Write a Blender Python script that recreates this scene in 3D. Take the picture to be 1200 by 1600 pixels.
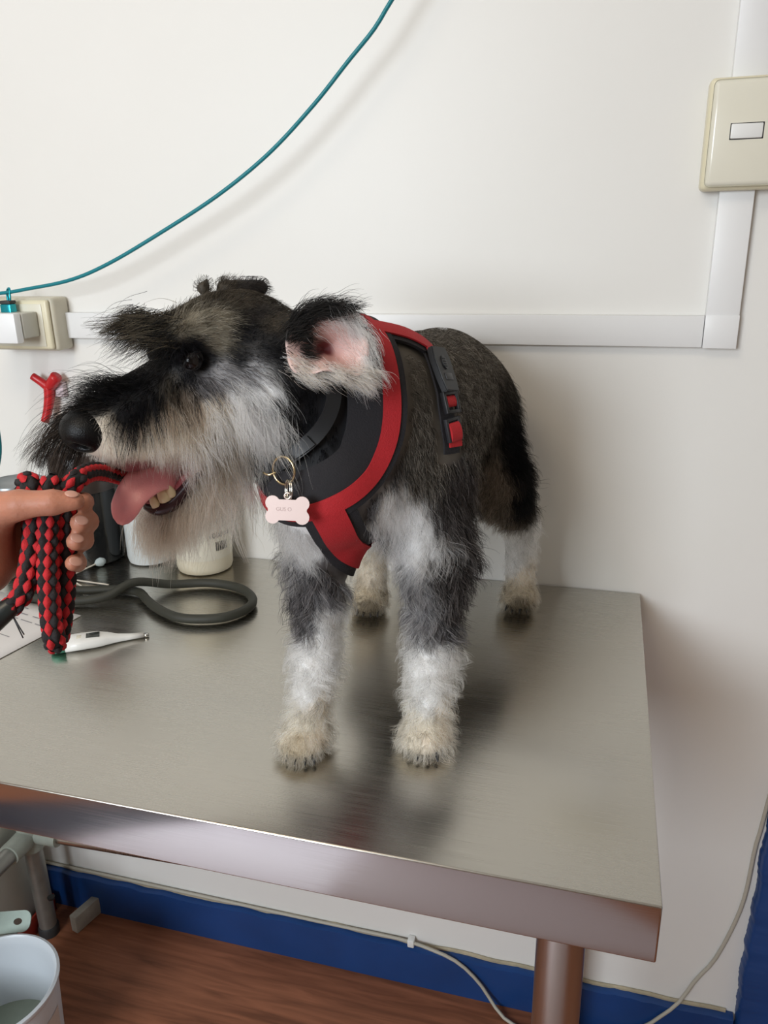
import bpy, bmesh, math, random
import numpy as np
from mathutils import Vector, Matrix
for o_ in list(bpy.data.objects): bpy.data.objects.remove(o_, do_unlink=True)
random.seed(7); RNG = np.random.default_rng(7)
scene = bpy.context.scene; COL = scene.collection
# ---------------------------------------------------------------- camera
cam = bpy.data.cameras.new('camera'); cam_ob = bpy.data.objects.new('camera', cam); COL.objects.link(cam_ob); scene.camera = cam_ob
cam.sensor_fit = 'VERTICAL'; cam.sensor_height = 24.0; cam.lens = 24.0*1229.0/1600; cam.clip_start = .02
cam_ob.matrix_world = Matrix(((.9637, -.0698, .2577, -.0733), (.2663, .3175, -.9101, -1.1197), (-.0183, .9457, .3245, .4963), (0, 0, 0, 1)))
# ---------------------------------------------------------------- sky, daylight through the window, added ceiling fill, exposure
scene.view_settings.view_transform = 'Standard'; scene.view_settings.look = 'None'
scene.view_settings.gamma = 1.0; scene.view_settings.use_curve_mapping = False; scene.view_settings.exposure = -.52
world = bpy.data.worlds.new('sky'); scene.world = world; world.use_nodes = True
world.node_tree.nodes['Background'].inputs[0].default_value = (.80, .90, 1, 1); world.node_tree.nodes['Background'].inputs[1].default_value = 1.0
def area_light(name, loc, target, sx, sy, power, color):
    l = bpy.data.lights.new(name, 'AREA'); l.shape = 'RECTANGLE'; l.size = sx; l.size_y = sy; l.energy = power; l.color = color
    o = bpy.data.objects.new(name, l); COL.objects.link(o); o.location = loc
    o.rotation_euler = (Vector(target)-Vector(loc)).to_track_quat('-Z', 'Y').to_euler(); return o
WIN = (-1.9, -.55, .25, 1.55)                               # window opening in the wall behind the camera: x0, x1, z0, z1
area_light('daylight', (-1.225, -3.02, .9), (-1.15, 0, .25), 1.05, 1.1, 90, (.87, .94, 1))
area_light('ceiling_fill', (-.75, -1.35, 1.62), (-.75, -1.35, 0), .6, .6, 12, (1, .84, .62))  # warm fill added from above to brighten the dog, no fitting modelled
# ---------------------------------------------------------------- tools
FLOOR = -.858
def mat(name, color, rough=.5, metal=0., spec=None, noise=0., nscale=20., bump=0., bscale=200., stretch=None, **kw):
    m = bpy.data.materials.new(name); m.use_nodes = True; nt = m.node_tree; b = nt.nodes['Principled BSDF']
    b.inputs['Base Color'].default_value = (*color, 1); b.inputs['Roughness'].default_value = rough; b.inputs['Metallic'].default_value = metal
    if spec is not None: b.inputs['Specular IOR Level'].default_value = spec
    for k, v in kw.items(): b.inputs[k.replace('_', ' ')].default_value = v
    def coord(scale):
        t = nt.nodes.new('ShaderNodeTexCoord'); mp = nt.nodes.new('ShaderNodeMapping'); nt.links.new(t.outputs['Object'], mp.inputs['Vector'])
        if stretch: mp.inputs['Scale'].default_value = stretch
        n = nt.nodes.new('ShaderNodeTexNoise'); n.inputs['Scale'].default_value = scale; n.inputs['Detail'].default_value = 5
        nt.links.new(mp.outputs['Vector'], n.inputs['Vector']); return n
    if noise:
        n = coord(nscale); r = nt.nodes.new('ShaderNodeMix'); r.data_type = 'RGBA'
        r.inputs[6].default_value = (*[c*(1-noise) for c in color], 1); r.inputs[7].default_value = (*[min(1, c*(1+noise)) for c in color], 1)
        nt.links.new(n.outputs['Fac'], r.inputs['Factor']); nt.links.new(r.outputs[2], b.inputs['Base Color'])
    if bump:
        n = coord(bscale); q = nt.nodes.new('ShaderNodeBump'); q.inputs['Strength'].default_value = bump; q.inputs['Distance'].default_value = .001
        nt.links.new(n.outputs['Fac'], q.inputs['Height']); nt.links.new(q.outputs['Normal'], b.inputs['Normal'])
    return m
def attr_mat(name, attr, rough=.5, spec=.4, **kw):
    m = bpy.data.materials.new(name); m.use_nodes = True; nt = m.node_tree; b = nt.nodes['Principled BSDF']
    a = nt.nodes.new('ShaderNodeAttribute'); a.attribute_name = attr; nt.links.new(a.outputs['Color'], b.inputs['Base Color'])
    b.inputs['Roughness'].default_value = rough; b.inputs['Specular IOR Level'].default_value = spec
    for k, v in kw.items(): b.inputs[k.replace('_', ' ')].default_value = v
    return m
def paint(me, cols, attr='tint'):
    a = me.color_attributes.new(attr, 'FLOAT_COLOR', 'POINT')
    a.data.foreach_set('color', np.concatenate([cols, np.ones((len(cols), 1))], 1).astype(np.float32).ravel())
def link(name, me, parent=None, m=None, smooth=True):
    o = bpy.data.objects.new(name, me); COL.objects.link(o)
    if m: me.materials.append(m)
    if parent: o.parent = parent; o.matrix_parent_inverse = parent.matrix_world.inverted()
    if smooth is True: me.polygons.foreach_set('use_smooth', [True]*len(me.polygons))
    elif smooth:
        me.polygons.foreach_set('use_smooth', [True]*len(me.polygons)); me.set_sharp_from_angle(angle=math.radians(smooth))
    return o
def obj(name, bm, m=None, parent=None, smooth=40):
    bmesh.ops.recalc_face_normals(bm, faces=bm.faces); me = bpy.data.meshes.new(name); bm.to_mesh(me); bm.free(); me.update()
    return link(name, me, parent, m, smooth)
def thing(name, loc, label, cat, group=None):
    o = bpy.data.objects.new(name, None); COL.objects.link(o); o.location = loc; o.empty_display_size = .02
    bpy.context.view_layer.update() if False else None
    o.matrix_world = Matrix.Translation(loc); return tag(o, label, cat, group)
def tag(o, label, cat, group=None):
    o['label'] = label; o['category'] = cat
    if group: o['group'] = group
    return o
def structure(o): o['kind'] = 'structure'; return o
def box(bm, lo, hi, bevel=0., seg=2, rot=None):
    r = bmesh.ops.create_cube(bm, size=1); c = [(lo[i]+hi[i])/2 for i in range(3)]
    bmesh.ops.scale(bm, vec=[hi[i]-lo[i] for i in range(3)], verts=r['verts'])
    vs = r['verts']
    if bevel:
        es = list({e for v in vs for e in v.link_edges}); q = bmesh.ops.bevel(bm, geom=es, offset=bevel, segments=seg, affect='EDGES', profile=.5)
        vs = list({v for f in q['faces'] for v in f.verts} | {v for v in vs if v.is_valid})
    if rot is not None: bmesh.ops.rotate(bm, cent=(0, 0, 0), matrix=rot, verts=vs)
    bmesh.ops.translate(bm, vec=c, verts=vs); return vs
def resample(pts, n, closed=False):
    P = np.array(pts, float)
    if closed: P = np.vstack([P[-1:], P, P[:2]])
    else: P = np.vstack([2*P[0]-P[1], P, 2*P[-1]-P[-2]])
    out = []
    for i in range(1, len(P)-2):
        a, b, c, d = P[i-1:i+3]
        for t in np.linspace(0, 1, 16, endpoint=False):
            out.append(.5*(2*b+(c-a)*t+(2*a-5*b+4*c-d)*t*t+(3*b-a-3*c+d)*t**3))
    if not closed: out.append(P[-2])
    else: out.append(out[0])
    out = np.array(out); s = np.r_[0, np.cumsum(np.linalg.norm(np.diff(out, axis=0), axis=1))]
    u = np.linspace(0, s[-1], n, endpoint=not closed)
    return np.stack([np.interp(u, s, out[:, k]) for k in range(3)], 1), s[-1]
def frames(P, closed=False):
    T = np.gradient(P, axis=0) if not closed else np.roll(P, -1, 0)-np.roll(P, 1, 0)
    T /= np.linalg.norm(T, axis=1, keepdims=True)+1e-12
    a = np.array([0, 0, 1.]) if abs(T[0, 2]) < .8 else np.array([1., 0, 0]); u = a-T[0]*(a@T[0]); u /= np.linalg.norm(u); U = [u]
    for i in range(1, len(P)):
        u = U[-1]-T[i]*(U[-1]@T[i]); u /= np.linalg.norm(u)+1e-12; U.append(u)
    U = np.array(U); return T, U, np.cross(T, U)
def tube(bm, pts, r, n=40, seg=10, closed=False, smooth=True, squash=None):
    P, L = resample(pts, n, closed) if smooth else (np.array(pts, float), 0); n = len(P)
    T, U, V = frames(P, closed); R = np.full(n, r) if np.isscalar(r) else np.interp(np.linspace(0, 1, n), np.linspace(0, 1, len(r)), r)
    rings = []
    for i in range(n):
        rings.append([bm.verts.new(P[i]+R[i]*(math.cos(a)*U[i]+math.sin(a)*V[i])) for a in np.linspace(0, 2*math.pi, seg, endpoint=False)])
    for i in range(n if closed else n-1):
        A, B = rings[i], rings[(i+1) % n]
        off = 0
        if closed and i == n-1:
            off = min(range(seg), key=lambda k: (A[0].co-B[k].co).length)
        for k in range(seg): bm.faces.new((A[k], A[(k+1) % seg], B[(k+1+off) % seg], B[(k+off) % seg]))
    if not closed: bm.faces.new(rings[0][::-1]); bm.faces.new(rings[-1])
def lathe(bm, prof, c, seg=40, cap=True):
    rings = []
    for r, z in prof:
        rings.append([bm.verts.new((c[0]+r*math.cos(a), c[1]+r*math.sin(a), c[2]+z)) for a in np.linspace(0, 2*math.pi, seg, endpoint=False)])
    for A, B in zip(rings, rings[1:]):
        for k in range(seg): bm.faces.new((A[k], A[(k+1) % seg], B[(k+1) % seg], B[k]))
    if cap: bm.faces.new(rings[0][::-1]); bm.faces.new(rings[-1])
def prism(bm, poly, z0, z1, M=None):
    a = [bm.verts.new((x, y, z0)) for x, y in poly]; b = [bm.verts.new((x, y, z1)) for x, y in poly]; n = len(poly)
    bm.faces.new(a[::-1]); bm.faces.new(b)
    for i in range(n): bm.faces.new((a[i], a[(i+1) % n], b[(i+1) % n], b[i]))
    if M is not None: bmesh.ops.transform(bm, matrix=M, verts=a+b)
def round_rect(w, h, r, n=5):
    return [(sx*(w/2-r)+r*math.cos(a), sy*(h/2-r)+r*math.sin(a)) for sx, sy, a0 in ((1, 1, 0), (-1, 1, 90), (-1, -1, 180), (1, -1, 270)) for a in [math.radians(a0+90*i/n) for i in range(n+1)]]
def text_bm(s, size, depth=.0001, bold=False):
    c = bpy.data.curves.new('t', 'FONT'); c.body = s; c.size = size; c.extrude = depth; c.align_x = 'CENTER'; c.align_y = 'CENTER'
    if bold: c.offset = size*.02
    o = bpy.data.objects.new('t', c); COL.objects.link(o); dg = bpy.context.evaluated_depsgraph_get(); dg.update()
    me = bpy.data.meshes.new_from_object(o.evaluated_get(dg)); bm = bmesh.new(); bm.from_mesh(me)
    bpy.data.objects.remove(o); bpy.data.curves.remove(c); bpy.data.meshes.remove(me); return bm
def basis(x, y, z, o): return Matrix(((x[0], y[0], z[0], o[0]), (x[1], y[1], z[1], o[1]), (x[2], y[2], z[2], o[2]), (0, 0, 0, 1)))
# ---------------------------------------------------------------- the room
def wall_paint():
    m = mat('white wall paint', (.80, .785, .75), .42, spec=.35, bump=.12, bscale=60); nt = m.node_tree; b = nt.nodes['Principled BSDF']
    tc = nt.nodes.new('ShaderNodeTexCoord'); n = nt.nodes.new('ShaderNodeTexNoise'); n.inputs['Scale'].default_value = 2.2; n.inputs['Detail'].default_value = 4
    v = nt.nodes.new('ShaderNodeTexVoronoi'); v.inputs['Scale'].default_value = 7; v.inputs['Randomness'].default_value = 1
    nt.links.new(tc.outputs['Object'], n.inputs['Vector']); nt.links.new(tc.outputs['Object'], v.inputs['Vector'])
    a = nt.nodes.new('ShaderNodeMix'); a.data_type = 'RGBA'; a.inputs[6].default_value = (.76, .745, .71, 1); a.inputs[7].default_value = (.82, .808, .78, 1)
    nt.links.new(n.outputs['Fac'], a.inputs['Factor'])
    c = nt.nodes.new('ShaderNodeMath'); c.operation = 'LESS_THAN'; c.inputs[1].default_value = .012; nt.links.new(v.outputs['Distance'], c.inputs[0])
    d = nt.nodes.new('ShaderNodeMix'); d.data_type = 'RGBA'; d.inputs[7].default_value = (.22, .18, .15, 1)   # fly specks
    nt.links.new(c.outputs[0], d.inputs['Factor']); nt.links.new(a.outputs[2], d.inputs[6]); nt.links.new(d.outputs[2], b.inputs['Base Color'])
    return m
WALL = wall_paint(); BEIGE = mat('beige wall paint', (.46, .41, .34), .6, noise=.06, nscale=3)
def slab(name, lo, hi, m):
    bm = bmesh.new(); box(bm, lo, hi); return structure(obj(name, bm, m, None, False))
X0, X1, Y0, ZC = -2.7, 1.15, -3.1, 1.72
slab('wall_back', (X0, 0, FLOOR), (X1, .1, ZC), WALL)
slab('wall_left', (X0-.1, Y0, FLOOR), (X0, .1, ZC), BEIGE); slab('wall_right', (X1, Y0, FLOOR), (X1+.1, .1, ZC), BEIGE)
bm = bmesh.new(); a, b_, c, d = WIN
for lo, hi in (((X0, FLOOR), (a, ZC)), ((b_, FLOOR), (X1, ZC)), ((a, FLOOR), (b_, c)), ((a, d), (b_, ZC))): box(bm, (lo[0], Y0-.1, lo[1]), (hi[0], Y0, hi[1]))
structure(obj('wall_front', bm, BEIGE, None, False))
slab('ceiling', (X0-.1, Y0-.1, ZC), (X1+.1, .1, ZC+.05), WALL)
WHITE_FRAME = mat('white window frame', (.75, .75, .74), .4)
bm = bmesh.new()
for x in (a, (a+b_)/2-.02, b_-.04): box(bm, (x, Y0-.07, c), (x+.04, Y0-.02, d))
for z in (c, d-.04): box(bm, (a, Y0-.069, z), (b_, Y0-.021, z+.04))
structure(obj('window_1', bm, WHITE_FRAME, None, False))
def floor_mat():
    m = mat('brown wood floor', (.2, .07, .035), .42, spec=.3); nt = m.node_tree; b = nt.nodes['Principled BSDF']
    tc = nt.nodes.new('ShaderNodeTexCoord'); mp = nt.nodes.new('ShaderNodeMapping'); mp.inputs['Scale'].default_value = (1.2, 14, 1)
    nt.links.new(tc.outputs['Object'], mp.inputs['Vector']); n = nt.nodes.new('ShaderNodeTexNoise'); n.inputs['Scale'].default_value = 5; n.inputs['Detail'].default_value = 8; n.inputs['Distortion'].default_value = .6
    nt.links.new(mp.outputs['Vector'], n.inputs['Vector']); r = nt.nodes.new('ShaderNodeValToRGB'); r.color_ramp.elements[0].position = .3; r.color_ramp.elements[1].position = .72
    r.color_ramp.elements[0].color = (.17, .062, .030, 1); r.color_ramp.elements[1].color = (.36, .135, .068, 1)
    nt.links.new(n.outputs['Fac'], r.inputs['Fac']); nt.links.new(r.outputs['Color'], b.inputs['Base Color']); return m
slab('floor', (X0, Y0, FLOOR-.05), (X1, 0, FLOOR), floor_mat())
BLUE = mat('blue gloss paint', (.008, .048, .185), .38, noise=.25, nscale=9, bump=.25, bscale=35)
CAULK = mat('dirty sealant', (.42, .36, .25), .7, noise=.45, nscale=40)
# skirting board with an uneven painted top edge, and the bead of old sealant above it
bm = bmesh.new(); xs = np.linspace(X0, .216, 240); rr = np.random.default_rng(3); zt = -.767+np.convolve(rr.normal(0, .0035, 240), np.ones(4)/4, 'same')
rows = [[bm.verts.new((x, y, z)) for x, z in zip(xs, zz)] for y, zz in ((-.016, [FLOOR]*240), (-.016, zt-.004), (-.009, zt), (-.001, zt), (-.001, [FLOOR]*240))]
for A, B in zip(rows, rows[1:]):
    for i in range(239): bm.faces.new((A[i], A[i+1], B[i+1], B[i]))
base = structure(obj('baseboard_back', bm, BLUE, None, 50))
bm = bmesh.new(); tube(bm, [(x, -.003, z+.0022) for x, z in zip(xs[::2], zt[::2])], .0036, n=240, seg=6); obj('sealant_bead', bm, CAULK, base)
# blue painted edge strip and low panel beside the table
bm = bmesh.new(); zs = np.linspace(FLOOR, -.28, 160); xe = .217+np.convolve(rr.normal(0, .006, 180), np.ones(14)/14, 'same')[10:170]
rows = [[bm.verts.new((x, y, z)) for z, x in zip(zs, xx)] for y, xx in ((-.001, xe), (-.02, xe+.002), (-.024, xe+.006), (-.024, [.30]*160), (-.001, [.30]*160))]
for A, B in zip(rows, rows[1:]):
    for i in range(159): bm.faces.new((A[i], A[i+1], B[i+1], B[i]))
structure(obj('trim_1', bm, BLUE, None, 50))
slab('trim_2', (.301, -.014, FLOOR+.005), (1.14, -.001, -.285), BLUE)
# white cable covers on the wall
PVC = mat('white cable cover', (.80, .80, .80), .38, noise=.03, nscale=12)
bm = bmesh.new(); box(bm, (-.912, -.0125, .3592), (.046, -.0005, .3993), .0012)
h = obj('cable_cover', bm, PVC); tag(h, 'long white cable cover running level along the wall behind the dog', 'cable cover')
bm = bmesh.new(); box(bm, (.0468, -.0138, .359), (.0868, -.0005, .548), .0012); box(bm, (.0468, -.0146, .3585), (.0872, -.0136, .4000), .0004)
h = obj('cable_cover', bm, PVC); tag(h, 'short upright white cable cover from the corner joint up to the light switch', 'cable cover')
bm = bmesh.new(); box(bm, (.0468, -.0128, .670), (.0868, -.0005, ZC-.002), .0012)
h = obj('cable_cover', bm, PVC); tag(h, 'white cable cover rising above the light switch to the ceiling', 'cable cover')
# light switch on its surface box
CREAM = mat('cream plastic', (.74, .71, .60), .18, noise=.04, nscale=15); CREAMY = mat('yellowed cream plastic', (.72, .66, .48), .35, noise=.1, nscale=25)
WPL = mat('white plastic', (.80, .80, .78), .3); DARK = mat('dark gap', (.03, .03, .03), .6)
t = thing('light_switch', (.082, 0, .548), 'cream light switch with one rocker in a square surface box on the wall', 'light switch')
bm = bmesh.new(); box(bm, (.0225, -.028, .5475), (.142, -.0005, .670), .006, 3); obj('back_box', bm, CREAMY, t)
bm = bmesh.new(); box(bm, (.026, -.036, .5515), (.1385, -.0275, .6665), .006, 3); obj('cover_plate', bm, CREAM, t)
bm = bmesh.new(); box(bm, (.0478, -.0362, .6015), (.0852, -.0352, .6200), .0008); obj('rocker_gap', bm, DARK, t)
bm = bmesh.new(); box(bm, (.0490, -.0385, .6028), (.0836, -.0352, .6187), .0012, rot=Matrix.Rotation(math.radians(3), 3, 'Z')); obj('rocker', bm, WPL, t)
# socket on the left with a plug in it
t = thing('power_socket', (-.965, 0, .342), 'yellowed cream socket box on the wall at the left end of the cable cover', 'socket')
bm = bmesh.new(); box(bm, (-1.035, -.040, .342), (-.909, -.0005, .424), .006, 3); obj('back_box', bm, mat('aged beige plastic', (.60, .56, .45), .4, noise=.1, nscale=25), t)
bm = bmesh.new(); box(bm, (-1.032, -.048, .345), (-.914, -.0395, .421), .004, 3); obj('cover_plate', bm, CREAMY, t)
bm = bmesh.new(); box(bm, (-1.026, -.0492, .350), (-.924, -.0478, .415), .0006, 2); obj('raised_panel', bm, CREAM, t)
t = thing('plug', (-.95, -.05, .385), 'white plug pushed into the cream socket, its shaded side coloured grey', 'plug')
bm = bmesh.new(); box(bm, (-.995, -.084, .366), (-.932, -.0494, .404), .003, 2); obj('plug_shaded_side', bm, mat('grey plastic', (.52, .51, .45), .4), t)  # side of the white plug, its shade put into the grey colour
bm = bmesh.new(); box(bm, (-1.03, -.100, .360), (-.934, -.0842, .405), .003, 2); obj('plug_lit_front', bm, mat('lit white plastic', (.84, .85, .86), .35), t)
# teal cord across the wall
TEAL = mat('teal cord', (.0, .19, .23), .4, bump=.5, bscale=500)
cord = [(-.22, -.045, .93), (-.30, -.055, .835), (-.351, -.06, .772), (-.374, -.06, .743), (-.408, -.06, .711), (-.457, -.06, .664), (-.523, -.06, .610), (-.602, -.06, .561), (-.697, -.06, .514), (-.786, -.06, .474), (-.856, -.06, .451), (-.937, -.06, .438), (-.986, -.06, .432), (-1.10, -.055, .425), (-1.3, -.02, .43), (-1.33, -.004, .43)]
cord = [(.02, -.012, 1.22), (.0, -.02, 1.20)]+cord
bm = bmesh.new(); tube(bm, cord, .0027, n=150, seg=10); o = obj('cord', bm, TEAL, None, True)
tag(o, 'teal cord hanging in a long slack curve across the white wall', 'cord')
METAL_TEAL = mat('turquoise anodised metal', (.02, .34, .42), .25, .8)
t = thing('cord_clip', (-.972, -.06, .395), 'small turquoise metal clip hanging from the teal cord in front of the socket', 'clip')
bm = bmesh.new(); tube(bm, [(-.976, -.0565, .4195), (-.9755, -.0565, .432), (-.972, -.057, .4385), (-.967, -.06, .4385), (-.965, -.0635, .43), (-.966, -.064, .4195)], .0018, n=24, seg=8); obj('hook', bm, METAL_TEAL, t, True)
bm = bmesh.new(); box(bm, (-.981, -.071, .4165), (-.962, -.056, .4215), .001); obj('collar', bm, DARK, t)
bm = bmesh.new(); box(bm, (-.981, -.071, .392), (-.962, -.056, .4165), .002); obj('clip_body', bm, METAL_TEAL, t)
bm = bmesh.new(); tube(bm, [(-.984, -.10, .362), (-.99, -.10, .33), (-.998, -.095, .30), (-1.008, -.09, .26), (-1.03, -.07, .18), (-1.08, -.05, .10), (-1.12, -.03, .03)], .0027, n=50, seg=8)
o = obj('cord', bm, TEAL, None, True); tag(o, 'teal cord end dropping down the wall below the socket plug', 'cord')
# red forked hook
RED_PL = mat('red plastic', (.52, .015, .02), .3)
t = thing('wall_hook', (-.957, 0, .25), 'red plastic forked hook on the wall behind the dog muzzle', 'hook')
bm = bmesh.new(); tube(bm, [(-.984, -.020, .2975), (-.972, -.018, .289), (-.958, -.016, .279)], [.0062, .0068, .0085], n=10, seg=12); tube(bm, [(-.936, -.022, .2985), (-.945, -.020, .290), (-.957, -.016, .279)], [.0095, .0095, .0085], n=10, seg=12)
tube(bm, [(-.958, -.016, .281), (-.960, -.017, .262), (-.965, -.020, .240), (-.971, -.024, .222)], [.0090, .0085, .0075, .0065], n=16, seg=12); obj('fork', bm, RED_PL, t, True)
bm = bmesh.new(); box(bm, (-.966, -.012, .262), (-.935, -.0005, .287), .002); obj('adhesive_pad', bm, mat('pinkish white foam', (.75, .62, .66), .7), t)
# ---------------------------------------------------------------- steel table
def steel(name, c=(.51, .485, .435), r0=.19, r1=.33, scale=(1.0, 110, 110), dirt=True):
    m = bpy.data.materials.new(name); m.use_nodes = True; nt = m.node_tree; b = nt.nodes['Principled BSDF']; b.inputs['Metallic'].default_value = 1
    b.inputs['Base Color'].default_value = (*c, 1)
    tc = nt.nodes.new('ShaderNodeTexCoord'); mp = nt.nodes.new('ShaderNodeMapping'); mp.inputs['Scale'].default_value = scale; nt.links.new(tc.outputs['Object'], mp.inputs['Vector'])
    n = nt.nodes.new('ShaderNodeTexNoise'); n.inputs['Scale'].default_value = 9; n.inputs['Detail'].default_value = 6; nt.links.new(mp.outputs['Vector'], n.inputs['Vector'])
    w = nt.nodes.new('ShaderNodeTexNoise'); w.inputs['Scale'].default_value = 5; w.inputs['Detail'].default_value = 5; nt.links.new(tc.outputs['Object'], w.inputs['Vector'])
    ad = nt.nodes.new('ShaderNodeMath'); ad.operation = 'ADD'; nt.links.new(n.outputs['Fac'], ad.inputs[0]); nt.links.new(w.outputs['Fac'], ad.inputs[1])
    r = nt.nodes.new('ShaderNodeMapRange'); r.inputs['From Min'].default_value = .7; r.inputs['From Max'].default_value = 1.3; r.inputs['To Min'].default_value = r0; r.inputs['To Max'].default_value = r1
    nt.links.new(ad.outputs[0], r.inputs['Value']); nt.links.new(r.outputs['Result'], b.inputs['Roughness'])
    bp = nt.nodes.new('ShaderNodeBump'); bp.inputs['Strength'].default_value = .010; bp.inputs['Distance'].default_value = .0006; nt.links.new(n.outputs['Fac'], bp.inputs['Height']); nt.links.new(bp.outputs['Normal'], b.inputs['Normal'])
    return m
STEEL = steel('brushed steel'); PIPE = steel('satin steel tube', (.5, .46, .42), .25, .35, (40, 40, 1)); GALV = mat('galvanised pipe', (.33, .33, .30), .45, .7, noise=.3, nscale=30)
TX = -1.2
t = thing('steel_table', (-.6, -.3, FLOOR), 'stainless steel examination table the dog stands on', 'table')
bm = bmesh.new()
x0, x1, y0, y1, zt, zb, th = TX, 0, -.6, -.004, 0, -.058, .003
box(bm, (x0, y0, zb), (x1, y1, zt), .0018, 3)
o = obj('tabletop', bm, STEEL, t, 40); o.data.materials.append(steel('polished steel edge', (.56, .54, .52), .12, .24, (1, 110, 110)))
for p_ in o.data.polygons:
    if abs(p_.normal.z) < .3: p_.material_index = 1
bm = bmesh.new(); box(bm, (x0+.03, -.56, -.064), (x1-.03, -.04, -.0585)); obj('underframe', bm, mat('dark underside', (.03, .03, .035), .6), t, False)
for x, y, r, m in ((-.0757, -.515, .0233, PIPE), (-.0757, -.09, .0233, PIPE), (-1.112, -.515, .0175, PIPE), (-1.112, -.085, .0175, GALV)):
    bm = bmesh.new(); tube(bm, [(x, y, -.0645), (x, y, -.4), (x, y, FLOOR+.012)], r, n=3, seg=32, smooth=False); lg = obj('leg', bm, m, t)
    bm = bmesh.new(); lathe(bm, [(r+.003, 0), (r+.003, .018), (r+.0005, .022)], (x, y, FLOOR), 24); obj('rubber_foot', bm, DARK, lg)
bm = bmesh.new(); tube(bm, [(-1.07, -.085, -.604), (-.5, -.088, -.578), (-.10, -.09, -.56)], .0095, n=3, seg=16, smooth=False); obj('rail', bm, PIPE, t)
bm = bmesh.new(); tube(bm, [(-1.112, -.11, -.606), (-1.112, -.3, -.606), (-1.112, -.498, -.606)], .0165, n=3, seg=16, smooth=False); obj('rail', bm, GALV, t)
bm = bmesh.new(); tube(bm, [(-1.112, -.085, -.575), (-1.112, -.085, -.637)], .0235, seg=20, smooth=False); tube(bm, [(-1.112, -.085, -.604), (-1.045, -.0853, -.603)], .0165, seg=16, smooth=False); tube(bm, [(-1.112, -.085, -.606), (-1.112, -.145, -.606)], .0215, seg=16, smooth=False)
obj('pipe_joint', bm, mat('grey green paint', (.34, .37, .32), .5, noise=.25, nscale=40), t)
bm = bmesh.new(); lathe(bm, [(.006, -.0), (.0075, .006)], (-1.0783, -.098, -.75), 12); o = obj('hole_plug', bm, DARK, t)
# ---------------------------------------------------------------- implicit surfaces (numpy)
def sd_prim(p, q):
    P = q[1]
    if q[0] == 'c':                                   # round cone: a, ra, b, rb
        a = np.array(P[0:3], np.float32); ra = P[3]; b = np.array(P[4:7], np.float32); rb = P[7]
        ab = b-a; t = np.clip(((p-a)@ab)/max(float(ab@ab), 1e-9), 0, 1)
        d = p-a-t[:, None]*ab
        return np.sqrt((d*d).sum(1))-(ra+(rb-ra)*t)
    c = np.array(P[0:3], np.float32); r = np.array(P[3:6], np.float32)
    d = p-c
    if len(P) > 6: d = d@np.array(P[6], np.float32).T
    k0 = np.sqrt(((d/r)**2).sum(1)); k1 = np.sqrt(((d/(r*r))**2).sum(1))+1e-6
    return k0*(k0-1)/k1
def sdf(p, prims):
    p = np.asarray(p, np.float32); v = None
    for q in prims:
        d = sd_prim(p, q); k = q[2]
        if v is None: v = d
        elif k < 0:                                    # smooth carve
            k = -k; h = np.clip(.5-.5*(v+d)/k, 0, 1); v = v*(1-h)-d*h+k*h*(1-h)
        else:
            h = np.clip(.5+.5*(v-d)/k, 0, 1); v = v*(1-h)+d*h-k*h*(1-h)
    return v
def grad(p, prims, e=.0015):
    g = np.stack([sdf(p+np.eye(3, dtype=np.float32)[i]*e, prims)-sdf(p-np.eye(3, dtype=np.float32)[i]*e, prims) for i in range(3)], 1)
    return g/(np.linalg.norm(g, axis=1, keepdims=True)+1e-9)
def snap(p, prims, off=0., n=6):
    p = np.array(p, np.float32)
    for _ in range(n):
        p = p-grad(p, prims)*(sdf(p, prims)-off)[:, None]*.9
    return p
def surface_net(prims, lo, hi, h):
    lo = np.array(lo, np.float32); n = np.ceil((np.array(hi)-lo)/h).astype(int)+1
    ax = [lo[i]+h*np.arange(n[i], dtype=np.float32) for i in range(3)]
    G = np.stack(np.meshgrid(*ax, indexing='ij'), -1).reshape(-1, 3)
    V = np.empty(len(G), np.float32); st = 400000
    for s in range(0, len(G), st): V[s:s+st] = sdf(G[s:s+st], prims)
    V = V.reshape(n); I = V < 0
    m = n-1; cnt = np.zeros(m, np.int32); acc = np.zeros(tuple(m)+(3,), np.float32)
    sl = lambda o: tuple(slice(o[i], o[i]+m[i]) for i in range(3))
    cor = [(i, j, k) for i in (0, 1) for j in (0, 1) for k in (0, 1)]
    for a in cor:
        for d in range(3):
            if a[d]: continue
            b = list(a); b[d] = 1
            va, vb = V[sl(a)], V[sl(b)]; x = (va < 0) != (vb < 0)
            t = np.where(x, va/np.where(x, va-vb, 1), 0); q = np.zeros(tuple(m)+(3,), np.float32)
            for i in range(3): q[..., i] = a[i]
            q[..., d] = t
            acc += q*x[..., None]; cnt += x
    act = cnt > 0; idx = -np.ones(m, np.int64); idx[act] = np.arange(act.sum())
    ijk = np.argwhere(act); verts = lo+h*(ijk+acc[act]/cnt[act][:, None])
    F = []
    for d in range(3):
        u, w = (d+1) % 3, (d+2) % 3
        s0 = [slice(0, m[i]) for i in range(3)]; s0[u] = slice(1, m[u]); s0[w] = slice(1, m[w])
        s1 = list(s0); s1[d] = slice(1, m[d]+1)
        A, B = I[tuple(s0)], I[tuple(s1)]
        e = np.argwhere(A != B)
        if not len(e): continue
        o = e.copy(); o[:, u] += 1; o[:, w] += 1
        def at_(du, dw):
            q = o.copy(); q[:, u] += du; q[:, w] += dw
            return idx[q[:, 0], q[:, 1], q[:, 2]]
        f = np.stack([at_(-1, -1), at_(0, -1), at_(0, 0), at_(-1, 0)], 1)
        ins = A[tuple(e.T)]
        f[~ins] = f[~ins][:, ::-1]
        F.append(f)
    F = np.concatenate(F); F = F[(F >= 0).all(1)]
    return verts.astype(np.float32), F
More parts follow.
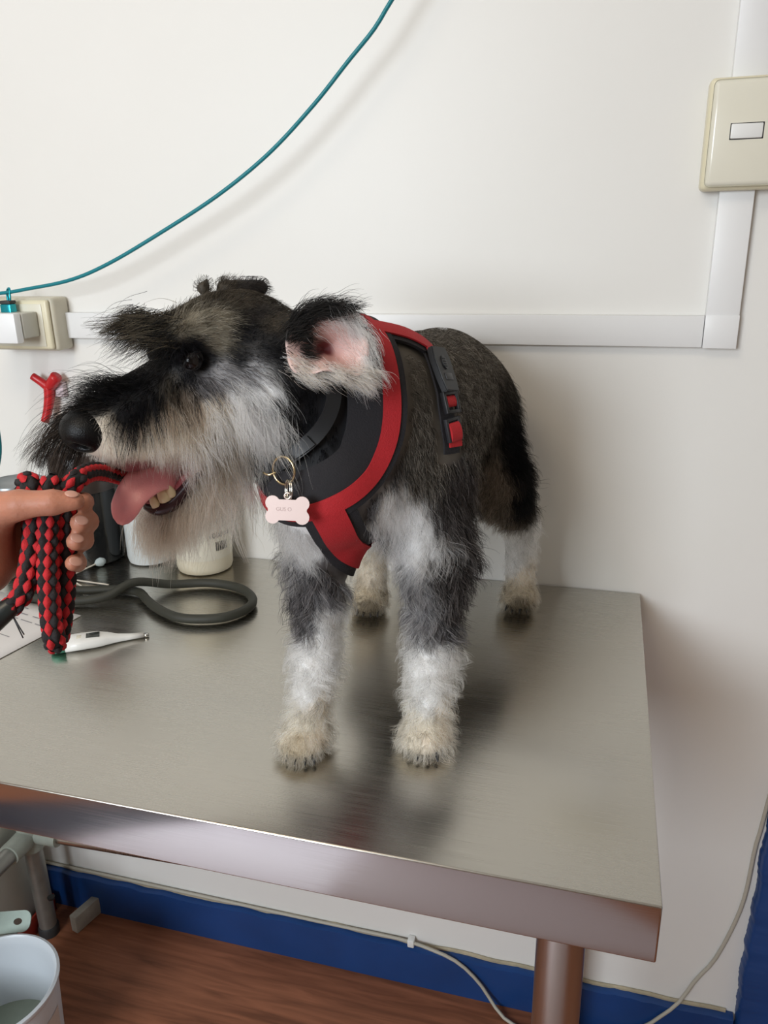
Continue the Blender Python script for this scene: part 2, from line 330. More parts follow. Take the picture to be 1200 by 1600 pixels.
# dog body: round cones and ellipsoids blended into one skin (metres, table top at z = 0)
DOG = [
    ('c', [-0.277, -0.128, 0.318, 0.072, -0.27, -0.24, 0.318, 0.07], 0.03),
    ('c', [-0.27, -0.24, 0.318, 0.07, -0.275, -0.36, 0.318, 0.078], 0.04),
    ('c', [-0.275, -0.36, 0.285, 0.07, -0.318, -0.45, 0.285, 0.056], 0.04),
    ('c', [-0.285, -0.34, 0.362, 0.042, -0.29, -0.4, 0.368, 0.045], 0.04),
    ('c', [-0.3, -0.405, 0.35, 0.066, -0.352, -0.462, 0.385, 0.052], 0.04),
    ('c', [-0.238, -0.125, 0.295, 0.058, -0.2, -0.14, 0.205, 0.036], 0.03),
    ('c', [-0.2, -0.14, 0.205, 0.036, -0.17, -0.075, 0.118, 0.021], 0.02),
    ('c', [-0.17, -0.075, 0.118, 0.02, -0.168, -0.082, 0.03, 0.017], 0.015),
    ('e', [-0.167, -0.09, 0.017, 0.023, 0.028, 0.016], 0.012),
    ('c', [-0.312, -0.125, 0.29, 0.056, -0.345, -0.16, 0.195, 0.034], 0.03),
    ('c', [-0.345, -0.16, 0.195, 0.034, -0.372, -0.125, 0.11, 0.021], 0.02),
    ('c', [-0.372, -0.125, 0.11, 0.02, -0.371, -0.14, 0.03, 0.017], 0.015),
    ('e', [-0.371, -0.15, 0.017, 0.022, 0.028, 0.016], 0.012),
    ('c', [-0.25, -0.38, 0.305, 0.046, -0.224, -0.4, 0.205, 0.03], 0.03),
    ('c', [-0.224, -0.4, 0.205, 0.029, -0.222, -0.428, 0.09, 0.0165], 0.02),
    ('c', [-0.222, -0.428, 0.09, 0.0165, -0.224, -0.436, 0.032, 0.018], 0.015),
    ('e', [-0.225, -0.445, 0.017, 0.024, 0.028, 0.016], 0.012),
    ('c', [-0.326, -0.4, 0.285, 0.044, -0.336, -0.43, 0.2, 0.028], 0.03),
    ('c', [-0.336, -0.43, 0.2, 0.027, -0.336, -0.46, 0.09, 0.0155], 0.02),
    ('c', [-0.336, -0.46, 0.09, 0.0155, -0.343, -0.47, 0.032, 0.017], 0.015),
    ('e', [-0.345, -0.48, 0.017, 0.024, 0.028, 0.016], 0.012),
    ('e', [-0.3977, -0.4591, 0.4032, 0.06, 0.052, 0.048, [[-0.6004, -0.7264, -0.3344], [-0.213, -0.2577, 0.9424], [0.7708, -0.6371, -0.0]]], 0.02),
    ('c', [-0.3975, -0.4871, 0.3799, 0.036, -0.3674, -0.4508, 0.3746, 0.032], 0.02),
    ('c', [-0.4153, -0.4522, 0.3735, 0.036, -0.3837, -0.4139, 0.3679, 0.032], 0.02),
    ('c', [-0.4193, -0.523, 0.4255, 0.017, -0.4001, -0.4965, 0.4308, 0.02], 0.02),
    ('c', [-0.445, -0.4787, 0.4202, 0.017, -0.4222, -0.4543, 0.4264, 0.02], 0.02),
    ('c', [-0.4261, -0.4935, 0.3734, 0.038, -0.4765, -0.5544, 0.3523, 0.026], 0.02),
    ('c', [-0.4256, -0.5117, 0.3449, 0.026, -0.4586, -0.5485, 0.3311, 0.018], 0.012),
    ('c', [-0.4385, -0.4896, 0.3394, 0.026, -0.4703, -0.5312, 0.3261, 0.018], 0.012),
    ('c', [-0.3909, -0.4509, 0.3191, 0.026, -0.4316, -0.5001, 0.2899, 0.019], 0.008),
    ('c', [-0.4316, -0.5001, 0.2899, 0.019, -0.4494, -0.5216, 0.2849, 0.013], 0.008),
    ('c', [-0.4282, -0.4081, 0.4564, 0.009, -0.402, -0.3865, 0.4563, 0.008], 0.012),
    ('c', [-0.4398, -0.4292, 0.4588, 0.007, -0.4378, -0.4271, 0.4633, 0.004], 0.01),
    ('e', [-0.3997, -0.5337, 0.4057, 0.013, 0.011, 0.012, [[-0.6004, -0.7264, -0.3344], [-0.213, -0.2577, 0.9424], [0.7708, -0.6371, -0.0]]], -0.008),
    ('e', [-0.4477, -0.4474, 0.3924, 0.013, 0.011, 0.012, [[-0.6004, -0.7264, -0.3344], [-0.213, -0.2577, 0.9424], [0.7708, -0.6371, -0.0]]], -0.008),
]
HEAD_C = np.array([-0.3977, -0.4591, 0.4032]); HEAD_AX = np.array([[-0.6004, -0.7264, -0.3344], [-0.213, -0.2577, 0.9424], [0.7708, -0.6371, -0.0]])   # rows: forward, up, left
# coat colours (dark strand, light strand) and the places where the coat changes:
# (position, outward normal, lie of the hair, lift, coat, length, curl)
COAT = {
    'K': ((0.003, 0.003, 0.004), (0.018, 0.018, 0.022)),
    'KB': ((0.006, 0.005, 0.005), (0.07, 0.06, 0.053)),
    'D': ((0.012, 0.01, 0.008), (0.15, 0.122, 0.09)),
    'O': ((0.09, 0.077, 0.055), (0.52, 0.47, 0.37)),
    'P': ((0.011, 0.0095, 0.008), (0.34, 0.3, 0.25)),
    'PD': ((0.008, 0.007, 0.007), (0.19, 0.165, 0.158)),
    'S': ((0.12, 0.115, 0.122), (0.66, 0.65, 0.66)),
    'SD': ((0.04, 0.038, 0.041), (0.38, 0.36, 0.37)),
    'W': ((0.66, 0.65, 0.64), (0.97, 0.965, 0.96)),
    'C': ((0.62, 0.52, 0.41), (0.97, 0.915, 0.8)),
    'B': ((0.58, 0.455, 0.34), (0.97, 0.875, 0.735)),
    'BD': ((0.12, 0.09, 0.068), (0.48, 0.4, 0.32)),
    'YF': ((0.52, 0.46, 0.36), (0.95, 0.9, 0.8)),
    'Y': ((0.36, 0.285, 0.19), (0.84, 0.76, 0.61)),
    'YD': ((0.1, 0.076, 0.05), (0.48, 0.4, 0.28)),
    'M': ((0.25, 0.06, 0.07), (0.25, 0.06, 0.07)),
}
COAT_POINTS = [
    ((-0.3796, -0.4731, 0.4504), (0.3799999952316284, -0.2800000011920929, 0.8799999952316284), (0.91, 0.3, -0.3), 0.25, 'D', 0.01, 0.1),
    ((-0.42989999055862427, -0.46549999713897705, 0.4487999975681305), (-0.3799999952316284, -0.15000000596046448, 0.9100000262260437), (0.85, 0.35, 0.41), 0.3, 'D', 0.012, 0.1),
    ((-0.424699991941452, -0.5271999835968018, 0.44110000133514404), (-0.3199999928474426, -0.25, 0.9200000166893005), (0.65, 0.65, 0.4), 0.35, 'D', 0.014, 0.15),
    ((-0.3476, -0.4805, 0.435), (0.25, -0.38999998569488525, 0.8899999856948853), (0.97, 0.07, -0.24), 0.25, 'D', 0.01, 0.1),
    ((-0.3976, -0.5237, 0.4325), (0.6600000262260437, -0.699999988079071, 0.2800000011920929), (0.66, 0.72, 0.22), 0.25, 'O', 0.013, 0.15),
    ((-0.3836, -0.5107, 0.435), (0.6100000143051147, -0.7300000190734863, 0.3199999928474426), (0.78, 0.63, -0.05), 0.25, 'O', 0.012, 0.15),
    ((-0.4129, -0.5314, 0.4393), (0.36000001430511475, -0.49000000953674316, 0.7900000214576721), (-0.06, 0.83, 0.55), 0.3, 'O', 0.012, 0.15),
    ((-0.3878, -0.5163, 0.4225), (0.6100000143051147, -0.7900000214576721, 0.029999999329447746), (0.79, 0.6, -0.13), 0.25, 'O', 0.012, 0.1),
    ((-0.3689, -0.5003, 0.4262), (0.47999998927116394, -0.7200000286102295, 0.5), (0.88, 0.36, -0.32), 0.2, 'K', 0.012, 0.1),
    ((-0.3392, -0.5038, 0.4138), (0.23999999463558197, -0.800000011920929, 0.550000011920929), (0.92, 0.02, -0.39), 0.2, 'K', 0.014, 0.1),
    ((-0.3683, -0.5113, 0.4064), (0.20999999344348907, -0.8799999952316284, 0.41999998688697815), (0.96, 0.1, -0.26), 0.2, 'K', 0.011, 0.1),
    ((-0.3324, -0.5099, 0.391), (0.3799999952316284, -0.9200000166893005, 0.10999999940395355), (0.48, 0.09, -0.87), 0.2, 'K', 0.016, 0.1),
    ((-0.365, -0.4805, 0.4403), (0.33000001311302185, -0.46000000834465027, 0.8299999833106995), (0.94, 0.23, -0.25), 0.2, 'KB', 0.01, 0.1),
    ((-0.407, -0.5222, 0.4071), (0.4699999988079071, -0.8799999952316284, -0.09000000357627869), (0.71, 0.44, -0.55), 0.2, 'K', 0.004, 0),
    ((-0.4172, -0.5303, 0.408), (0.25999999046325684, -0.7699999809265137, -0.5799999833106995), (-0.77, 0.19, -0.61), 0.2, 'K', 0.006, 0),
    ((-0.3956, -0.5191, 0.4069), (0.09000000357627869, -0.9900000095367432, 0.07999999821186066), (0.97, 0.07, -0.22), 0.2, 'K', 0.006, 0),
    ((-0.4043, -0.5255, 0.4155), (0.49000000953674316, -0.6100000143051147, -0.6200000047683716), (0.87, 0.38, 0.31), 0.3, 'K', 0.007, 0.1),
    ((-0.4076, -0.5252, 0.3969), (0.3400000035762787, -0.8299999833106995, 0.4300000071525574), (0.69, -0.09, -0.72), 0.2, 'KB', 0.007, 0.1),
    ((-0.4246, -0.5396, 0.4247), (-0.30000001192092896, -0.949999988079071, -0.05000000074505806), (-0.9, 0.3, -0.32), 0.4, 'KB', 0.02, 0.15),
    ((-0.4317, -0.5272, 0.402), (-0.25, -0.8500000238418579, 0.46000000834465027), (-0.07, -0.45, -0.89), 0.25, 'KB', 0.016, 0.1),
    ((-0.4399, -0.5357, 0.3924), (0.12999999523162842, -0.6100000143051147, 0.7799999713897705), (-0.09, -0.79, -0.6), 0.3, 'K', 0.02, 0.15),
    ((-0.4208, -0.5336, 0.3872), (0.33000001311302185, -0.8600000143051147, 0.38999998569488525), (0.19, -0.34, -0.92), 0.25, 'D', 0.02, 0.15),
    ((-0.395, -0.5263, 0.3867), (0.25, -0.9599999785423279, 0.15000000596046448), (0.71, 0.07, -0.7), 0.2, 'SD', 0.016, 0.15),
    ((-0.38, -0.5198, 0.394), (0.3100000023841858, -0.9200000166893005, 0.25), (0.85, 0.16, -0.5), 0.2, 'S', 0.018, 0.15),
    ((-0.3592, -0.5143, 0.3937), (0.10999999940395355, -0.9700000286102295, 0.1899999976158142), (0.94, 0.04, -0.35), 0.2, 'S', 0.022, 0.15),
    ((-0.3402, -0.5128, 0.3859), (0.23000000417232513, -0.9700000286102295, 0.019999999552965164), (0.74, 0.16, -0.65), 0.2, 'W', 0.028, 0.2),
    ((-0.406, -0.4009, 0.4583), (0.6399999856948853, -0.7300000190734863, 0.2199999988079071), (0.76, 0.63, -0.12), 0.2, 'KB', 0.007, 0.1),
    ((-0.4252, -0.4162, 0.4598), (0.3199999928474426, -0.8799999952316284, 0.36000001430511475), (0.61, 0.48, 0.63), 0.3, 'D', 0.009, 0.1),
    ((-0.4372, -0.4334, 0.463), (0.4099999964237213, -0.6100000143051147, 0.6800000071525574), (-0.17, 0.68, 0.71), 0.3, 'D', 0.007, 0.1),
    ((-0.4506, -0.5497, 0.3838), (0.20000000298023224, -0.6200000047683716, 0.7599999904632568), (-0.68, -0.64, -0.35), 0.45, 'K', 0.024, 0.3),
    ((-0.4622, -0.561, 0.3775), (0.1899999976158142, -0.6200000047683716, 0.7599999904632568), (-0.81, -0.54, -0.23), 0.45, 'K', 0.022, 0.3),
    ((-0.471, -0.5716, 0.3713), (0.20999999344348907, -0.6600000262260437, 0.7200000286102295), (-0.89, -0.44, -0.14), 0.4, 'KB', 0.016, 0.3),
    ((-0.4424, -0.5563, 0.3693), (0.5600000023841858, -0.7699999809265137, 0.3199999928474426), (0.0, -0.39, -0.92), 0.35, 'K', 0.034, 0.25),
    ((-0.4523, -0.5651, 0.3654), (0.550000011920929, -0.7699999809265137, 0.33000001311302185), (0.05, -0.37, -0.93), 0.35, 'K', 0.036, 0.25),
    ((-0.4326, -0.5465, 0.3757), (0.5299999713897705, -0.7599999904632568, 0.3799999952316284), (0.11, -0.38, -0.92), 0.3, 'K', 0.032, 0.25),
    ((-0.4605, -0.574, 0.359), (0.6100000143051147, -0.75, 0.25999999046325684), (0.12, -0.23, -0.97), 0.3, 'C', 0.01, 0.2),
    ((-0.4553, -0.5697, 0.3448), (0.6700000166893005, -0.7400000095367432, -0.10000000149011612), (-0.12, 0.02, -0.99), 0.25, 'C', 0.012, 0.2),
    ((-0.4333, -0.5515, 0.347), (0.6200000047683716, -0.7799999713897705, 0.05000000074505806), (-0.01, -0.07, -1.0), 0.3, 'C', 0.026, 0.25),
    ((-0.4204, -0.5406, 0.356), (0.6200000047683716, -0.7799999713897705, 0.07000000029802322), (0.01, -0.09, -1.0), 0.3, 'B', 0.036, 0.25),
    ((-0.4074, -0.5307, 0.3599), (0.5899999737739563, -0.8100000023841858, 0.03999999910593033), (0.07, 0.0, -1.0), 0.3, 'B', 0.046, 0.25),
    ((-0.4098, -0.5309, 0.3376), (0.6600000262260437, -0.699999988079071, -0.27000001072883606), (-0.21, 0.17, -0.96), 0.35, 'C', 0.04, 0.25),
    ((-0.4255, -0.5447, 0.3346), (0.6600000262260437, -0.7300000190734863, -0.1899999976158142), (-0.19, 0.09, -0.98), 0.3, 'C', 0.015, 0.2),
    ((-0.4409, -0.5574, 0.3304), (0.6499999761581421, -0.7400000095367432, -0.17000000178813934), (-0.17, 0.07, -0.98), 0.3, 'C', 0.01, 0.2),
    ((-0.4478, -0.5635, 0.341), (0.6700000166893005, -0.75, 0.05000000074505806), (-0.02, -0.08, -1.0), 0.3, 'C', 0.012, 0.2),
    ((-0.4108, -0.5327, 0.3739), (0.4399999976158142, -0.8999999761581421, 0.03999999910593033), (0.22, 0.06, -0.97), 0.25, 'BD', 0.03, 0.2),
    ((-0.3879, -0.5213, 0.3642), (0.3799999952316284, -0.8500000238418579, -0.36000001430511475), (0.12, 0.44, -0.89), 0.3, 'C', 0.048, 0.25),
    ((-0.4038, -0.4842, 0.3266), (0.18000000715255737, -0.6800000071525574, 0.7099999785423279), (0.37, -0.62, -0.69), 0.35, 'B', 0.05, 0.3),
    ((-0.3633, -0.5107, 0.363), (0.12999999523162842, -0.8799999952316284, -0.44999998807907104), (0.39, 0.46, -0.8), 0.3, 'W', 0.046, 0.3),
    ((-0.345, -0.5061, 0.3572), (0.12999999523162842, -0.8500000238418579, -0.5099999904632568), (0.36, 0.52, -0.77), 0.3, 'W', 0.042, 0.3),
    ((-0.366, -0.5155, 0.3748), (0.25999999046325684, -0.949999988079071, -0.1899999976158142), (0.51, 0.3, -0.81), 0.25, 'W', 0.04, 0.25),
    ((-0.4218, -0.5187, 0.287), (0.550000011920929, -0.8299999833106995, -0.11999999731779099), (-0.13, 0.06, -0.99), 0.4, 'B', 0.046, 0.35),
    ((-0.4045, -0.5005, 0.3008), (0.6700000166893005, -0.7400000095367432, 0.07999999821186066), (-0.0, -0.11, -0.99), 0.4, 'B', 0.058, 0.4),
    ((-0.3866, -0.4832, 0.3091), (0.7099999785423279, -0.7099999785423279, -0.03999999910593033), (-0.09, -0.04, -0.99), 0.35, 'C', 0.052, 0.35),
    ((-0.3716, -0.4713, 0.325), (-0.009999999776482582, -0.9900000095367432, -0.11999999731779099), (0.19, 0.12, -0.98), 0.3, 'C', 0.055, 0.35),
    ((-0.4376, -0.5281, 0.2817), (0.6299999952316284, -0.7200000286102295, -0.28999999165534973), (-0.39, 0.02, -0.92), 0.3, 'C', 0.036, 0.35),
    ((-0.4312, -0.5209, 0.278), (0.4399999976158142, -0.6899999976158142, -0.5699999928474426), (-0.51, 0.33, -0.8), 0.4, 'B', 0.046, 0.35),
    ((-0.421099990606308, -0.5016000270843506, 0.2718000113964081), (0.5, -0.07000000029802322, -0.8600000143051147), (-0.75, -0.53, -0.39), 0.4, 'B', 0.05, 0.4),
    ((-0.4496000111103058, -0.515500009059906, 0.30000001192092896), (-0.47999998927116394, -0.1599999964237213, 0.8600000143051147), (-0.52, -0.74, -0.43), 0.1, 'M', -0.02, 0),
    ((-0.4282, -0.5152, 0.3047), (0.20000000298023224, -0.6800000071525574, 0.7099999785423279), (0.18, -0.69, -0.71), 0.1, 'M', -0.02, 0),
    ((-0.44, -0.5284, 0.2924), (0.44999998807907104, -0.7599999904632568, 0.4699999988079071), (-0.15, 0.46, 0.88), 0.1, 'M', -0.02, 0),
    ((-0.4267, -0.519, 0.2988), (0.3400000035762787, -0.8199999928474426, 0.46000000834465027), (-0.12, 0.45, 0.88), 0.1, 'M', -0.02, 0),
    ((-0.4457, -0.5567, 0.321), (0.6600000262260437, -0.5, -0.5600000023841858), (-0.61, 0.07, -0.79), 0.1, 'M', -0.008, 0),
    ((-0.319, -0.5022, 0.3793), (0.6299999952316284, -0.7699999809265137, -0.10999999940395355), (-0.12, 0.04, -0.99), 0.2, 'K', 0.014, 0.1),
    ((-0.2964, -0.4851, 0.3769), (0.5799999833106995, -0.800000011920929, 0.12999999523162842), (0.05, -0.13, -0.99), 0.2, 'K', 0.014, 0.1),
    ((-0.3176, -0.4946, 0.3503), (0.3100000023841858, -0.9300000071525574, -0.17000000178813934), (0.02, 0.19, -0.98), 0.2, 'K', 0.014, 0.1),
    ((-0.2873, -0.481, 0.3485), (0.4699999988079071, -0.8799999952316284, 0.019999999552965164), (0.02, -0.01, -1.0), 0.2, 'K', 0.014, 0.1),
    ((-0.337, -0.4943, 0.3265), (-0.23000000417232513, -0.9700000286102295, 0.09000000357627869), (0.2, -0.14, -0.97), 0.2, 'K', 0.014, 0.1),
    ((-0.3065, -0.4972, 0.3173), (0.2199999988079071, -0.9100000262260437, 0.3499999940395355), (0.17, -0.32, -0.93), 0.2, 'K', 0.014, 0.1),
    ((-0.2775, -0.4767, 0.3308), (0.550000011920929, -0.8299999833106995, 0.10999999940395355), (0.04, -0.11, -0.99), 0.2, 'K', 0.014, 0.1),
    ((-0.343, -0.499, 0.2981), (-0.4399999976158142, -0.8700000047683716, 0.20999999344348907), (0.16, -0.31, -0.94), 0.2, 'K', 0.014, 0.1),
    ((-0.285, -0.4932, 0.3), (0.5799999833106995, -0.7799999713897705, 0.23000000417232513), (0.11, -0.21, -0.97), 0.2, 'K', 0.014, 0.1),
    ((-0.3165, -0.5061, 0.2901), (0.029999999329447746, -1.0, 0.09000000357627869), (0.16, -0.09, -0.98), 0.2, 'K', 0.014, 0.1),
    ((-0.2625, -0.4657, 0.3576), (0.550000011920929, -0.8299999833106995, 0.12999999523162842), (0.05, -0.12, -0.99), 0.2, 'K', 0.014, 0.1),
    ((-0.3356, -0.5065, 0.3632), (0.3100000023841858, -0.8500000238418579, -0.41999998688697815), (-0.07, 0.42, -0.91), 0.2, 'K', 0.014, 0.1),
    ((-0.3151, -0.4936, 0.4049), (0.699999988079071, -0.6000000238418579, 0.3799999952316284), (0.46, -0.03, -0.89), 0.2, 'K', 0.014, 0.1),
    ((-0.2926, -0.4578, 0.4115), (0.5099999904632568, -0.46000000834465027, 0.7300000190734863), (0.81, -0.03, -0.58), 0.2, 'KB', 0.012, 0.1),
    ((-0.3136, -0.4638, 0.4228), (0.5299999713897705, -0.23000000417232513, 0.8199999928474426), (0.84, 0.22, -0.49), 0.2, 'KB', 0.01, 0.1),
    ((-0.3596999943256378, -0.4781000018119812, 0.26030001044273376), (-0.7400000095367432, -0.5, -0.4399999976158142), (0.54, -0.06, -0.84), 0.3, 'W', 0.03, 0.5),
    ((-0.3289, -0.4948, 0.2523), (-0.1899999976158142, -0.7900000214576721, -0.5799999833106995), (0.36, 0.49, -0.79), 0.3, 'W', 0.03, 0.5),
    ((-0.364300012588501, -0.4417000114917755, 0.21299999952316284), (-0.8899999856948853, -0.4099999964237213, 0.1899999976158142), (-0.05, -0.33, -0.94), 0.3, 'W', 0.028, 0.5),
    ((-0.3408, -0.4613, 0.213), (-0.20999999344348907, -0.9700000286102295, 0.10999999940395355), (0.11, -0.14, -0.98), 0.3, 'W', 0.03, 0.6),
    ((-0.3644999861717224, -0.4453999996185303, 0.19660000503063202), (-0.8899999856948853, -0.46000000834465027, -0.05000000074505806), (0.15, -0.2, -0.97), 0.3, 'S', 0.028, 0.6),
    ((-0.3229, -0.464, 0.2256), (0.10000000149011612, -0.7599999904632568, -0.6399999856948853), (0.15, 0.65, -0.75), 0.3, 'W', 0.028, 0.5),
    ((-0.3021, -0.4405, 0.2117), (0.8700000047683716, -0.41999998688697815, -0.23999999463558197), (-0.31, -0.09, -0.95), 0.3, 'PD', 0.026, 0.5),
    ((-0.3637000024318695, -0.47940000891685486, 0.27129998803138733), (-0.8199999928474426, -0.5199999809265137, -0.23999999463558197), (0.36, -0.13, -0.92), 0.3, 'S', 0.03, 0.5),
    ((-0.2929, -0.4923, 0.2573), (0.44999998807907104, -0.75, -0.49000000953674316), (-0.26, 0.42, -0.87), 0.3, 'SD', 0.02, 0.4),
    ((-0.2599, -0.4057, 0.416), (0.4399999976158142, -0.14000000059604645, 0.8899999856948853), (0.89, 0.18, -0.41), 0.12, 'P', 0.007, 0),
    ((-0.2648, -0.2783, 0.3966), (0.10999999940395355, -0.0, 0.9900000095367432), (0.99, 0.12, -0.11), 0.12, 'P', 0.007, 0),
    ((-0.26429998874664307, -0.1177000030875206, 0.3880999982357025), (0.18000000715255737, 0.14000000059604645, 0.9700000286102295), (0.97, 0.15, -0.2), 0.12, 'P', 0.007, 0),
    ((-0.2126, -0.255, 0.3739), (0.7200000286102295, -0.07000000029802322, 0.6899999976158142), (0.67, -0.19, -0.72), 0.12, 'P', 0.008, 0),
    ((-0.2094, -0.3512, 0.3622), (0.8399999737739563, 0.03999999910593033, 0.550000011920929), (0.54, -0.19, -0.82), 0.12, 'P', 0.009, 0),
    ((-0.1948, -0.2519, 0.3457), (0.9399999976158142, -0.05999999865889549, 0.3400000035762787), (0.33, -0.16, -0.93), 0.12, 'P', 0.009, 0.05),
    ((-0.2397, -0.4401, 0.3764), (0.7400000095367432, -0.5699999928474426, 0.36000001430511475), (0.34, -0.14, -0.93), 0.12, 'P', 0.009, 0),
    ((-0.2572, -0.4396, 0.3986), (0.5699999928474426, -0.5400000214576721, 0.6200000047683716), (0.67, -0.13, -0.73), 0.12, 'P', 0.008, 0),
    ((-0.2381, -0.4483, 0.3317), (0.7099999785423279, -0.7099999785423279, -0.019999999552965164), (0.09, 0.11, -0.99), 0.15, 'P', 0.014, 0.1),
    ((-0.2089, -0.418, 0.3199), (0.800000011920929, -0.6000000238418579, 0.10000000149011612), (0.12, -0.0, -0.99), 0.15, 'P', 0.014, 0.1),
    ((-0.1908, -0.3624, 0.3203), (0.9800000190734863, 0.07000000029802322, 0.17000000178813934), (0.18, -0.24, -0.95), 0.15, 'P', 0.013, 0.1),
    ((-0.2579, -0.4648, 0.3053), (0.6800000071525574, -0.7300000190734863, -0.009999999776482582), (0.01, 0.01, -1.0), 0.2, 'PD', 0.016, 0.2),
    ((-0.2288, -0.4379, 0.2934), (0.6100000143051147, -0.7900000214576721, -0.07999999821186066), (0.11, 0.18, -0.98), 0.2, 'P', 0.02, 0.25),
    ((-0.201, -0.4091, 0.2806), (0.8600000143051147, -0.5199999809265137, -0.019999999552965164), (-0.0, 0.03, -1.0), 0.2, 'PD', 0.02, 0.25),
    ((-0.1902, -0.2525, 0.3101), (0.9900000095367432, -0.05999999865889549, -0.10000000149011612), (-0.11, -0.19, -0.98), 0.15, 'P', 0.013, 0.1),
    ((-0.2107, -0.1805, 0.2542), (0.4399999976158142, -0.8600000143051147, -0.25), (0.0, 0.28, -0.96), 0.2, 'P', 0.015, 0.2),
    ((-0.2701, -0.4771, 0.2722), (0.8500000238418579, -0.47999998927116394, -0.23000000417232513), (-0.29, -0.06, -0.96), 0.25, 'SD', 0.022, 0.4),
    ((-0.2558, -0.4529, 0.2653), (0.699999988079071, -0.6200000047683716, -0.3499999940395355), (-0.35, 0.13, -0.93), 0.25, 'W', 0.026, 0.4),
    ((-0.3506, -0.1427, 0.1105), (0.7400000095367432, -0.550000011920929, -0.38999998569488525), (-0.48, -0.03, -0.88), 0.3, 'W', 0.03, 0.6),
    ((-0.236, -0.4338, 0.2476), (0.2800000011920929, -0.9300000071525574, -0.23000000417232513), (0.13, 0.28, -0.95), 0.25, 'W', 0.028, 0.5),
    ((-0.2437, -0.4292, 0.2125), (-0.47999998927116394, -0.8799999952316284, -0.029999999329447746), (0.27, -0.11, -0.96), 0.3, 'W', 0.032, 0.6),
    ((-0.2135, -0.4231, 0.2521), (0.6200000047683716, -0.7900000214576721, -0.0), (0.15, 0.12, -0.98), 0.25, 'PD', 0.026, 0.4),
    ((-0.1928, -0.3979, 0.2251), (0.9599999785423279, 0.0, 0.2800000011920929), (0.27, -0.2, -0.94), 0.3, 'PD', 0.028, 0.4),
    ((-0.2411, -0.4277, 0.1782), (-0.6200000047683716, -0.7799999713897705, -0.10000000149011612), (0.31, -0.12, -0.94), 0.3, 'S', 0.03, 0.6),
    ((-0.2113, -0.4324, 0.2034), (0.3700000047683716, -0.9300000071525574, 0.03999999910593033), (0.24, 0.06, -0.97), 0.3, 'PD', 0.028, 0.5),
    ((-0.1978, -0.4202, 0.1861), (0.8199999928474426, -0.5400000214576721, -0.18000000715255737), (-0.05, 0.24, -0.97), 0.35, 'PD', 0.028, 0.5),
    ((-0.2233, -0.4351, 0.1626), (-0.0, -0.9900000095367432, 0.12999999523162842), (0.26, -0.13, -0.96), 0.3, 'S', 0.028, 0.6),
    ((-0.2029, -0.4252, 0.1533), (0.8500000238418579, -0.5199999809265137, 0.029999999329447746), (0.1, 0.1, -0.99), 0.35, 'PD', 0.026, 0.5),
    ((-0.2257, -0.4389, 0.1329), (-0.14000000059604645, -0.9800000190734863, 0.12999999523162842), (0.1, -0.14, -0.98), 0.3, 'S', 0.026, 0.6),
    ((-0.2076, -0.4331, 0.1321), (0.7099999785423279, -0.699999988079071, 0.07999999821186066), (0.17, 0.07, -0.98), 0.3, 'SD', 0.026, 0.6),
    ((-0.2282, -0.4425, 0.1096), (-0.30000001192092896, -0.8999999761581421, 0.3100000023841858), (-0.1, -0.29, -0.95), 0.48, 'W', 0.024, 0.8),
    ((-0.2091, -0.4405, 0.1038), (0.6399999856948853, -0.7099999785423279, 0.30000001192092896), (0.33, -0.09, -0.94), 0.48, 'W', 0.026, 0.8),
    ((-0.2235, -0.4489, 0.085), (-0.07000000029802322, -1.0, -0.009999999776482582), (-0.2, 0.02, -0.98), 0.48, 'W', 0.024, 0.8),
    ((-0.2086, -0.4423, 0.0759), (0.7300000190734863, -0.6700000166893005, -0.11999999731779099), (0.03, 0.2, -0.98), 0.48, 'W', 0.024, 0.8),
    ((-0.2186, -0.4504, 0.0535), (0.25999999046325684, -0.949999988079071, 0.15000000596046448), (-0.08, -0.17, -0.98), 0.48, 'W', 0.022, 0.8),
    ((-0.2082, -0.4434, 0.047), (0.8500000238418579, -0.5199999809265137, 0.07000000029802322), (0.12, 0.08, -0.99), 0.4, 'C', 0.022, 0.8),
    ((-0.2317, -0.4572, 0.0333), (-0.30000001192092896, -0.6499999761581421, 0.699999988079071), (-0.39, -0.59, -0.71), 0.3, 'YF', 0.018, 0.5),
    ((-0.2152, -0.457, 0.0322), (0.38999998569488525, -0.6200000047683716, 0.6800000071525574), (0.35, -0.58, -0.73), 0.3, 'YF', 0.018, 0.5),
    ((-0.2035, -0.4498, 0.0256), (0.8500000238418579, -0.25, 0.4699999988079071), (0.43, -0.2, -0.88), 0.3, 'C', 0.018, 0.5),
    ((-0.2193, -0.4681, 0.0255), (0.2199999988079071, -0.6499999761581421, 0.7200000286102295), (0.19, -0.7, -0.69), 0.2, 'C', 0.012, 0.3),
    ((-0.2254, -0.4702, 0.0244), (-0.019999999552965164, -0.75, 0.6600000262260437), (-0.03, -0.66, -0.75), 0.25, 'YF', 0.012, 0.3),
    ((-0.3526, -0.4584, 0.2007), (-0.5099999904632568, -0.8600000143051147, 0.07000000029802322), (0.04, -0.11, -0.99), 0.3, 'S', 0.03, 0.6),
    ((-0.3142, -0.455, 0.1995), (0.6700000166893005, -0.75, -0.009999999776482582), (0.01, 0.02, -1.0), 0.3, 'PD', 0.026, 0.5),
    ((-0.3315, -0.463, 0.1911), (0.15000000596046448, -0.9900000095367432, -0.029999999329447746), (0.02, 0.03, -1.0), 0.3, 'SD', 0.028, 0.6),
    ((-0.3431, -0.4621, 0.1656), (-0.3100000023841858, -0.9399999976158142, 0.14000000059604645), (-0.12, -0.1, -0.99), 0.3, 'SD', 0.028, 0.6),
    ((-0.3238, -0.4595, 0.1699), (0.5, -0.8600000143051147, 0.029999999329447746), (0.1, 0.02, -0.99), 0.3, 'S', 0.026, 0.6),
